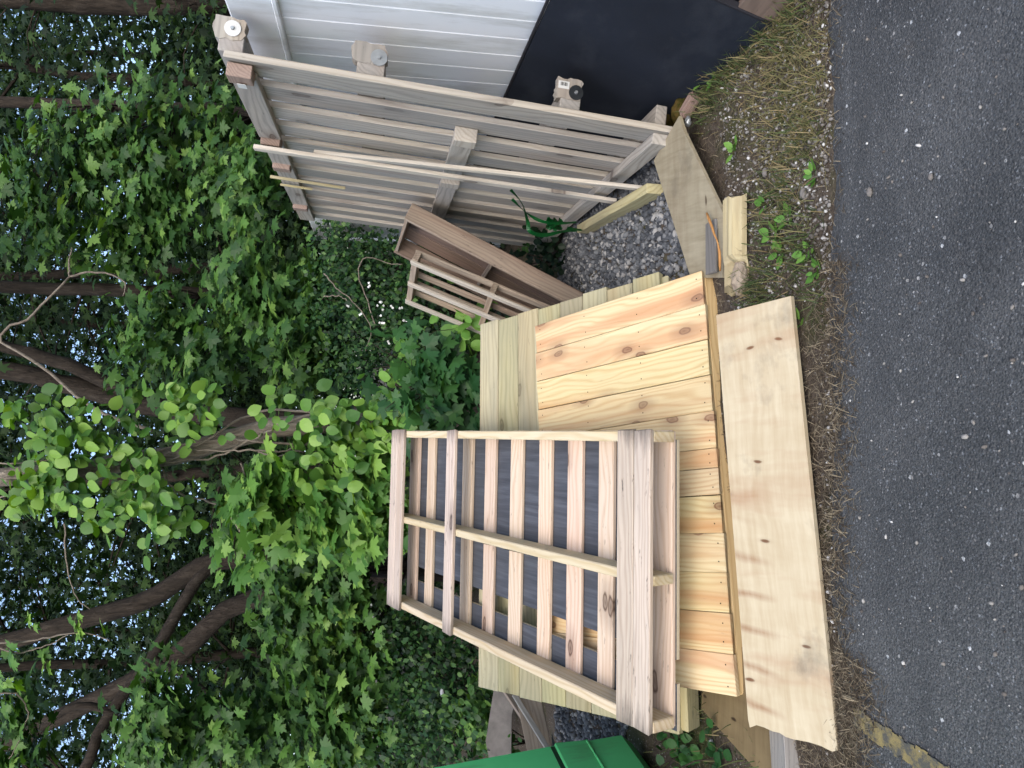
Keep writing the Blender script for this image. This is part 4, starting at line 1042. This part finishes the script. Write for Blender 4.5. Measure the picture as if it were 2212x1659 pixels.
# looping runners
for (pa) in ([(560, 975), (600, 985), (640, 975), (690, 1000), (650, 1040), (560, 1060)], [(390, 985), (350, 1010), (380, 1060), (440, 1080), (520, 1100)], [(660, 950), (610, 975), (540, 972), (470, 975), (400, 968)],
             [(520, 1000), (530, 1060), (500, 1110), (520, 1150)]):
    sp2 = smooth_path([at_Y(x, y, 5.45 + vq.uniform(-.05, .05)) for x, y in pa], 24, .008, vq); vpaths.append((sp2, [.007] * 25))
tubes('stem', local_paths(vine, vpaths), M_TWIG, vine, 6)
vspec = [cl(x, y, Y, rx, ry, .22, n_) for (x, y, Y, rx, ry, n_) in (
    (40, 900, 5.4, 40, 30, 6), (110, 900, 5.4, 50, 40, 9), (95, 1000, 5.35, 60, 55, 14), (180, 955, 5.35, 60, 60, 14), (140, 1080, 5.35, 60, 60, 13), (60, 1070, 5.4, 50, 40, 9),
    (250, 970, 5.35, 45, 50, 10), (290, 1050, 5.35, 55, 60, 13), (270, 895, 5.4, 30, 25, 5), (360, 880, 5.4, 30, 20, 4), (420, 870, 5.4, 35, 24, 6), (400, 920, 5.4, 40, 30, 7), (340, 1105, 5.35, 50, 45, 10),
    (250, 1120, 5.35, 50, 40, 8), (455, 905, 5.4, 20, 16, 2), (560, 895, 5.4, 26, 16, 3), (600, 1000, 5.35, 36, 26, 4), (650, 985, 5.3, 40, 30, 5), (690, 905, 5.2, 45, 35, 7), (740, 930, 5.2, 50, 40, 7), (800, 905, 5.1, 50, 40, 8),
    (850, 880, 5.1, 40, 35, 7), (890, 905, 5.0, 40, 35, 7), (700, 990, 5.2, 50, 45, 5), (770, 985, 5.1, 50, 40, 4), (820, 960, 5.0, 45, 40, 5), (920, 870, 5.0, 30, 40, 5), (650, 1050, 5.3, 45, 40, 3), (740, 1060, 5.2, 50, 40, 3))]
leaf_crown(vine, vspec, 6, .095, OVAL_T, M_LEAF_VINE, 300, .085, (0, -.75, .6))

# bright young maple in front, centre left
make_tree('young_maple', 'bright yellow-green young maple just left of the vine-wrapped trunk', [on_ground(1210, 1110), at_Y(1000, 1110, 5.9), at_Y(780, 1090, 5.8), at_Y(560, 1090, 5.7), at_Y(440, 1080, 5.7)], .03, .012,
          [cl(*a) for a in ((540, 1080, 5.5, 70, 70, .35, 18), (520, 1160, 5.6, 50, 60, .3, 12), (600, 1040, 5.5, 50, 50, .3, 10), (660, 1110, 5.5, 60, 60, .3, 14), (750, 1130, 5.5, 60, 60, .3, 14), (800, 1040, 5.3, 45, 50, .25, 10), (740, 1010, 5.4, 40, 40, .25, 7), (820, 1130, 5.4, 40, 50, .25, 9))],
          9, .115, MAPLE_T, M_LEAF_YOUNG, M_BARK_DK, 300, spread=.12)
# low maple sprouts right behind the deck section
make_tree('maple_sprout', 'low dark green maple sprout right above the top edge of the deck section', [on_ground(1150, 830), at_Y(1060, 840, 4.85), at_Y(900, 840, 4.75), at_Y(850, 830, 4.75)], .012, .005,
          [cl(*a) for a in ((890, 800, 4.7, 50, 45, .15, 6), (930, 850, 4.65, 55, 50, .15, 8), (970, 800, 4.6, 50, 60, .12, 8), (985, 880, 4.6, 40, 50, .12, 7), (900, 900, 4.7, 40, 40, .12, 5))],
          7, .105, MAPLE_T, M_LEAF_SPROUT, M_BARK_DK, 260, spread=.12, br=.004, every=1, face=(0, -.7, .6))
make_tree('pointed_leaf_sapling', 'small sapling with pale pointed leaves right of the vine-wrapped trunk', [on_ground(1130, 790), at_Y(980, 800, 5.0), at_Y(860, 790, 5.0)], .01, .004,
          [cl(*a) for a in ((880, 740, 5.0, 25, 25, .1, 3), (830, 870, 4.9, 30, 40, .1, 4), (1010, 700, 4.6, 22, 40, .08, 5), (1000, 740, 4.6, 25, 30, .08, 4), (870, 820, 4.9, 30, 30, .1, 4))],
          6, .085, OVAL_T, M_LEAF_WEED, M_BARK_DK, 200, spread=.075, br=.004, every=1, face=(0, -.75, .5))

# forked dark tree at the left
fk = [on_ground(1165, 1240), at_Y(900, 1230, 8.0), at_Y(640, 1215, 8.0), at_Y(470, 1210, 8.0), at_Y(340, 1285, 8.0), at_Y(180, 1340, 8.0), at_Y(0, 1392, 8.0), at_Y(-300, 1470, 8.1), at_Y(-900, 1560, 8.4)]
fk[0] = Vector((-2.2, 8.2, .1))
make_tree('forked_tree', 'dark brown forked tree with thick leaning limbs at the left', fk, .115, .075,
          [cl(*a) for a in ((640, 1330, 6.9, 90, 90, .6, 36), (700, 1430, 6.8, 80, 80, .6, 34), (620, 1250, 6.9, 60, 60, .5, 20), (730, 1250, 6.7, 60, 80, .5, 24), (740, 1330, 6.6, 50, 60, .5, 18), (690, 1530, 6.7, 90, 80, .5, 32), (570, 1590, 6.9, 80, 60, .5, 22), (760, 1600, 6.6, 60, 60, .4, 18), (790, 1480, 6.5, 40, 60, .4, 12))],
          14, .1, MAPLE_T, M_LEAF_MAPLE, M_BARK_DK, 300, spread=.17,
          extra=(([at_Y(480, 1215, 8), at_Y(430, 1250, 7.9), at_Y(330, 1420, 7.8), at_Y(225, 1560, 7.7), at_Y(160, 1700, 7.6), at_Y(0, 1850, 7.6)], .065, .045),
                 ([at_Y(330, 1425, 7.8), at_Y(420, 1475, 7.6), at_Y(525, 1560, 7.5)], .035, .012),
                 ([at_Y(255, 1540, 7.7), at_Y(150, 1530, 7.7), at_Y(40, 1620, 7.7), at_Y(-60, 1660, 7.7)], .04, .025)))
make_tree('grey_leaning_tree', 'slim grey leaning tree crossing behind the forked tree', [Vector((-2.0, 9.2, .1)), at_Y(800, 1250, 9.2), at_Y(525, 1300, 9.2), at_Y(400, 1400, 9.2), at_Y(250, 1490, 9.2), at_Y(60, 1585, 9.2), at_Y(-200, 1700, 9.3), at_Y(-700, 1900, 9.5)], .13, .08,
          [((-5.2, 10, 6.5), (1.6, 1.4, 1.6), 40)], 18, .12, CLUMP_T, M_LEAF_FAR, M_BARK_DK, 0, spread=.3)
make_tree('left_maple', 'maple with drooping green leaves at the lower left corner of the woods', [Vector((-4.3, 6.9, .05)), at_Y(900, 1750, 6.9), at_Y(500, 1720, 6.9), at_Y(200, 1700, 6.9), at_Y(-200, 1720, 6.9)], .06, .03,
          [cl(*a) for a in ((370, 1560, 6.6, 70, 50, .4, 20), (300, 1620, 6.6, 60, 40, .4, 14), (430, 1620, 6.5, 60, 50, .4, 16), (500, 1560, 6.6, 40, 40, .3, 10), (20, 1530, 6.5, 40, 40, .3, 9), (40, 1620, 6.5, 50, 40, .3, 12), (330, 1480, 6.6, 40, 30, .3, 7))],
          13, .1, MAPLE_T, M_LEAF_MAPLE, M_BARK_DK, 300, spread=.15)
# maples on the right half
make_tree('right_maple', 'leafy maple with light clusters above the slat pallet', [Vector((1.0, 7.9, .05)), at_Y(800, 640, 7.8), at_Y(520, 640, 7.7), at_Y(370, 632, 7.7), at_Y(147, 625, 7.7), at_Y(-200, 610, 7.8), at_Y(-700, 600, 8)], .085, .05,
          [cl(*a) for a in ((620, 660, 6.8, 60, 60, .5, 22), (640, 740, 6.7, 60, 50, .5, 22), (500, 640, 7.0, 60, 50, .5, 18), (560, 700, 6.9, 60, 60, .5, 18), (430, 780, 6.9, 50, 60, .5, 20), (640, 810, 6.7, 40, 40, .4, 12), (590, 600, 7.0, 40, 40, .4, 10), (360, 690, 7.2, 60, 60, .5, 16), (300, 760, 7.2, 60, 50, .5, 14), (680, 620, 6.8, 30, 40, .3, 8))],
          14, .1, MAPLE_T, M_LEAF_MAPLE, M_BARK_DK, 300, spread=.16)
make_tree('corner_maple', 'maple with mid-green leaves hanging over the top corner of the tall pallet', [Vector((2.6, 8.8, .05)), at_Y(800, 330, 8.7), at_Y(500, 240, 8.6), at_Y(300, 235, 8.6), at_Y(0, 220, 8.6), at_Y(-500, 200, 8.8)], .09, .05,
          [cl(*a) for a in ((540, 380, 7.4, 60, 50, .5, 20), (520, 450, 7.3, 50, 50, .5, 18), (460, 400, 7.5, 50, 50, .5, 14), (330, 480, 7.6, 70, 70, .5, 22), (250, 530, 7.6, 60, 60, .5, 18), (250, 300, 7.8, 60, 60, .5, 16), (130, 290, 7.8, 60, 60, .5, 16), (330, 260, 7.8, 60, 60, .5, 14), (90, 470, 7.6, 70, 60, .5, 18), (60, 380, 7.7, 60, 60, .5, 14), (440, 250, 7.7, 60, 60, .5, 12), (300, 400, 7.6, 60, 50, .5, 14), (170, 400, 7.7, 50, 50, .5, 12))],
          14, .1, MAPLE_T, M_LEAF_MAPLE, M_BARK_DK, 300, spread=.17)
make_tree('edge_tree', 'rough dark trunk standing at the right picture edge behind the fence', [Vector((5.1, 9.6, .05)), at_Y(480, 12, 9.6), at_Y(250, 12, 9.6), at_Y(0, 0, 9.6), at_Y(-500, -10, 9.7)], .13, .09,
          [((5.0, 10.0, 5.6), (1.6, 1.4, 1.6), 40), ((4.4, 9.6, 3.4), (1.0, .8, .8), 16)], 18, .12, CLUMP_T, M_LEAF_FAR, M_BARK_DK, 0, spread=.3)
make_tree('brown_double_tree', 'brown double trunk rising between the vine and the right maple', [Vector((.3, 9.6, .05)), at_Y(760, 900, 9.6), at_Y(500, 900, 9.6), at_Y(333, 880, 9.6), at_Y(180, 840, 9.6), at_Y(0, 800, 9.6), at_Y(-400, 760, 9.8)], .14, .1,
          [((.6, 10.4, 6.6), (1.8, 1.4, 1.5), 50)], 18, .12, CLUMP_T, M_LEAF_FAR, M_BARK_DK, 0, spread=.3,
          extra=(([at_Y(340, 885, 9.6), at_Y(200, 810, 9.5), at_Y(90, 770, 9.5), at_Y(0, 745, 9.5), at_Y(-300, 650, 9.5)], .09, .06),))
# bare pale branch reaching across
bp_ = thing('bare_branch', 'pale bare crooked branch reaching across the upper woods', 'branch', T(*at_Y(170, 860, 6.3)))
tubes('twig', local_paths(bp_, [(smooth_path([at_Y(x, y, 6.3) for x, y in pa], 22, .006, vq), [r_ * (1 - .5 * i / 22) for i in range(23)]) for pa, r_ in (
    ([(330, 930), (250, 905), (170, 860), (100, 800), (40, 760), (0, 735), (20, 705), (60, 690), (100, 650), (150, 597)], .016), ([(150, 597), (200, 588), (240, 592), (270, 612), (266, 640)], .009), ([(150, 597), (150, 560), (155, 535)], .008))]), M_TWIG, bp_, 6)
bp2 = thing('bare_branch', 'thin bare twigs with a few yellow leaves at the lower left top', 'branch', T(*at_Y(60, 1430, 6.2)))
tubes('twig', local_paths(bp2, [(smooth_path([at_Y(x, y, 6.2) for x, y in pa], 18, .006, vq), [r_ * (1 - .5 * i / 18) for i in range(19)]) for pa, r_ in (
    ([(-20, 1390), (60, 1385), (110, 1375), (170, 1365), (210, 1375), (235, 1385)], .008), ([(0, 1400), (40, 1410), (100, 1395), (150, 1370)], .007), ([(-10, 1500), (40, 1500), (60, 1540), (45, 1590), (20, 1640)], .007), ([(140, 1130), (145, 1220), (165, 1290), (195, 1315)], .008))]), M_TWIG, bp2, 5)
leaf_crown(bp2, [cl(*a) for a in ((65, 1335, 6.2, 12, 14, .05, 2), (160, 1345, 6.2, 10, 14, .05, 2), (85, 1425, 6.2, 12, 14, .05, 2), (25, 1420, 6.2, 10, 12, .05, 1), (235, 1360, 6.2, 8, 8, .05, 1), (25, 1480, 6.2, 8, 8, .05, 1))], 4, .09, MAPLE_T, M_LEAF_VINE, 60, .05)
bp3 = thing('bare_branch', 'dead grey branch hanging over the bushes by the crate', 'branch', T(*at_Y(740, 640, 5.6)))
tubes('twig', local_paths(bp3, [(smooth_path([at_Y(x, y, 5.6) for x, y in pa], 18, .006, vq), [r_ * (1 - .5 * i / 18) for i in range(19)]) for pa, r_ in (
    ([(810, 700), (790, 640), (775, 590), (790, 555), (840, 570), (870, 572)], .006), ([(700, 590), (730, 625), (760, 650), (800, 705), (790, 760)], .006), ([(700, 640), (735, 640), (760, 660)], .006))]), M_TWIG, bp3, 5)

# ------------------------------------------------------------------ bushes and ground plants
def bush(name, label, spec, per_tip, size, tpl, mat, singles, base, spread=.1, cat='bush', flowers=()):
    t = thing(name, label, cat, T(*base))
    tips = leaf_crown(t, spec, per_tip, size, tpl, mat, singles, spread, (0, -.5, .7))
    q = random.Random(7)
    tubes('stem', local_paths(t, [(smooth_path([base, Vector(base).lerp(Vector(p), .5) + Vector((0, 0, .15)), Vector(p)], 5, .01, q), [.007 - .001 * i for i in range(6)]) for p in tips[::9]]), M_BARK_DK, t, 4)
    for (x, y, Y, n_) in flowers:
        for k in range((n_ + 1) // 2):
            c_ = at_Y(x + q.uniform(-7, 7), y + q.uniform(-9, 9), Y + q.uniform(-.04, .04))
            bm = bmesh.new()
            for p in range(5):
                a = 2 * math.pi * p / 5; a1, a2_ = a - .5, a + .5; r_ = .010
                vs_ = [bm.verts.new(v) for v in ((0, 0, 0), (math.cos(a1) * r_ * .8, .003, math.sin(a1) * r_ * .8), (math.cos(a) * r_, .0, math.sin(a) * r_), (math.cos(a2_) * r_ * .8, .003, math.sin(a2_) * r_ * .8))]
                bm.faces.new(vs_)
            from_bm('blossom', bm, M_FLOWER, t, t.matrix_world.inverted() @ T(*c_) @ RX(R(q.uniform(-30, 30))) @ RY(R(q.uniform(0, 70))))
    return t
bush('rose_bush', 'dark bush with small white blossoms behind the slat pallet', [cl(*a) for a in ((760, 620, 6.2, 60, 60, .5, 60), (800, 700, 6.0, 70, 60, .5, 70), (740, 560, 6.4, 50, 60, .5, 45), (870, 650, 5.8, 60, 50, .4, 50), (860, 740, 5.8, 60, 60, .4, 55), (780, 790, 6.0, 60, 50, .4, 45), (930, 720, 5.6, 40, 60, .3, 35), (700, 680, 6.4, 40, 60, .5, 35), (720, 500, 6.6, 50, 50, .5, 40), (830, 560, 6.1, 60, 50, .4, 45))],
     15, .05, KITE_T, M_LEAF_BUSH, 0, Vector((.45, 6.3, .0)), .13,
     flowers=((797, 617, 5.55, 6), (822, 660, 5.45, 10), (825, 690, 5.45, 7), (838, 735, 5.4, 4), (752, 655, 5.7, 3), (870, 660, 5.4, 4), (877, 690, 5.4, 4), (782, 685, 5.6, 3), (915, 800, 5.0, 3), (843, 660, 5.5, 3)))
bush('shade_bush', 'dense dark undergrowth bush between the forked tree and the dumpster', [cl(*a) for a in ((900, 1420, 6.4, 70, 70, .5, 60), (960, 1500, 6.1, 70, 70, .4, 60), (880, 1560, 6.3, 70, 70, .4, 55), (980, 1600, 6.0, 60, 60, .4, 45), (850, 1360, 6.6, 50, 50, .4, 35), (1000, 1420, 6.2, 40, 50, .3, 30), (840, 1640, 6.3, 60, 50, .4, 35))],
     13, .06, KITE_T, M_LEAF_BUSH, 0, Vector((-2.9, 6.4, 0)), .15)
bush('ground_ivy', 'low broad-leaved ground plants behind the brown planks', [cl(*a) for a in ((1030, 1530, 5.6, 40, 60, .2, 26), (1060, 1590, 5.5, 35, 50, .2, 22), (990, 1560, 5.8, 40, 50, .2, 18), (1050, 1480, 5.7, 30, 30, .15, 10))],
     7, .065, OVAL_T, M_LEAF_MAPLE, 300, Vector((-2.9, 5.7, 0)), .08, cat='plant')
bush('ground_plants', 'leafy ground plants on the soil in front of the dumpster', [((-1.62, 2.75, .06), (.22, .25, .06), 22), ((-1.5, 2.45, .05), (.15, .2, .05), 14), ((-1.75, 2.4, .05), (.2, .25, .05), 14)],
     6, .04, OVAL_T, M_LEAF_SPROUT, 300, Vector((-1.6, 2.7, 0)), .05, cat='plant')
bush('fern_patch', 'small green plants growing between the crate and the tall pallet foot', [((.95, 4.9, .12), (.15, .3, .1), 18), ((.75, 5.3, .2), (.3, .3, .2), 26)], 7, .05, OVAL_T, M_LEAF_BUSH, 200, Vector((.9, 4.9, 0)), .06, cat='plant')
# ranks of undergrowth deeper in the wood
for k, (x, y, s_) in enumerate(((-5.5, 8.5, 1.3), (-3.6, 9.4, 1.2), (-1.6, 8.6, 1.1), (.2, 9.0, 1.2), (2.0, 8.6, 1.1), (3.6, 9.2, 1.3), (-.6, 7.4, .8), (1.6, 7.0, .9), (-6.2, 11.5, 1.6), (-2.4, 12, 1.5), (1.4, 12, 1.6), (5.0, 11.5, 1.7), (7.5, 13, 1.8))):
    t = thing('understory_shrub', 'dark leafy shrub in the shade deep in the woods', 'shrub', T(x, y, 0), 'shrubs in the shade of the woods')
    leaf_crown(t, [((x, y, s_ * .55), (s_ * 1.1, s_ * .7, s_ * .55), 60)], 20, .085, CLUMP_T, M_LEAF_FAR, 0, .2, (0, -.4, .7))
    tubes('stem', [(smooth_path([(0, 0, 0), (.1, 0, s_ * .5), (0, .1, s_)], 5), [.03, .028, .025, .02, .015, .01])], M_BARK_DK, t, 5)

# ------------------------------------------------------------------ far trees closing the wood
far_q = random.Random(21)
for k, (x, y, h_, cr_) in enumerate(((-7.5, 11.5, 11, 2.6), (-4.4, 12.5, 12, 2.6), (-1.2, 11.5, 12, 2.6), (1.9, 12.0, 12, 2.6), (4.8, 12.5, 11, 2.6), (7.6, 12.0, 11, 2.6),
                                  (-9.5, 16, 13, 3.2), (-5.6, 17, 13, 3.2), (-2.0, 16, 13, 3.2), (1.2, 17, 13, 3.2), (4.6, 16.5, 13, 3.2), (8.2, 17, 13, 3.2), (11, 15.5, 12, 3.2),
                                  (-12, 23, 15, 4.2), (-6.5, 24, 15, 4.2), (-1.0, 23, 15, 4.2), (4.5, 24, 15, 4.2), (10, 23, 15, 4.2))):
    t = thing('woodland_tree', 'dark leafy tree deep in the woods behind the pallets', 'tree', T(x, y, soil_z(x, y) - .05), 'trees deep in the woods')
    lean_ = far_q.uniform(-.6, .6)
    tk = smooth_path([(0, 0, 0), (lean_ * .3, 0, h_ * .35), (lean_, .1, h_ * .7), (lean_ * 1.3, 0, h_ * .95)], 14, .04, far_q)
    tubes('trunk', [(tk, [.11 * (1 - .7 * i / 14) * (h_ / 12) for i in range(15)])], M_BARK_DK, t, 9)
    n_t = int(124 * (cr_ / 2.6) ** 1.2)
    spec = [((x + lean_ * .5, y, h_ * .30), (cr_, cr_ * .6, h_ * .24), int(n_t * 1.0)), ((x + lean_, y, h_ * .72), (cr_ * 1.1, cr_ * .8, h_ * .26), int(n_t * .6))]
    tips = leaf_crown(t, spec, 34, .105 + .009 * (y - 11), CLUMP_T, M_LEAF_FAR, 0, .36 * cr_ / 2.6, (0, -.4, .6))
    tubes('branches', local_paths(t, branch_paths([t.matrix_world @ Vector(p) for p in tk], tips, .03, far_q, 7)), M_BARK_DK, t, 4)['kind'] = 'stuff'

# ------------------------------------------------------------------ weeds and litter in the verge
for k, (x, y, n_, s_, lb) in enumerate(((1768, 378, 7, .042, 'bright green weed at the asphalt edge beside a tan stone'), (1600, 322, 6, .038, 'small weed on the bare soil in front of the grey plywood offcut'), (1765, 585, 9, .036, 'round-leaved weed at the asphalt edge left of the timber'),
        (1748, 545, 9, .036, 'leafy weed in the grass right of the round-leaved one'), (1668, 505, 8, .045, 'long-leaved weed beside the end of the broken timber'), (1655, 440, 6, .036, 'weed touching the yellow broken timber'), (1690, 545, 9, .042, 'broad green weed in the middle of the grass patch'),
        (1528, 158, 5, .06, 'dock plant with a large leaf against the black sheet'), (1552, 170, 6, .045, 'green weed among grass at the foot of the black sheet'), (1728, 690, 7, .034, 'little weed by the right corner of the long plywood sheet'), (1690, 5, 8, .05, 'weed clump at the very edge of the picture by the dark plank'),
        (1700, 470, 7, .045, 'dandelion-like weed between grass and pebbles'))):
    g = on_ground(x, y); t = thing('weed', lb, 'weed', T(g.x, g.y, soil_z(g.x, g.y)), 'weeds in the verge')
    me = mesh_of(OVAL_T, 'leaf', M_LEAF_WEED); q = random.Random(k + 50)
    for i in range(n_):
        a = 2 * math.pi * i / n_ + q.uniform(-.4, .4); sc_ = s_ * q.uniform(.5, 1.0); el = q.uniform(15, 55)
        o = bpy.data.objects.new('leaf', me); COL.objects.link(o); o.parent = t
        o.matrix_local = RZ(a) @ T(0, q.uniform(.004, .02), q.uniform(.004, .02)) @ RX(R(el)) @ Matrix.Diagonal((sc_ * .9, sc_, sc_, 1))
for k, (x, y, lb, r_) in enumerate(((1746, 1565, 'white shell-like scrap under the corner of the long plywood sheet', .018), (1536, 1612, 'crumpled white litter in the plants in front of the dumpster', .02), (955, 1495, 'torn white plastic in the undergrowth', .028))):
    c_ = on_ground(x, y, .012) if k < 2 else at_Y(x, y, 5.9)
    lump('litter', c_, (r_ * 1.3, r_ * .6, r_ * .6), M_PAPERTRASH, lb, 'litter', 60 + k)
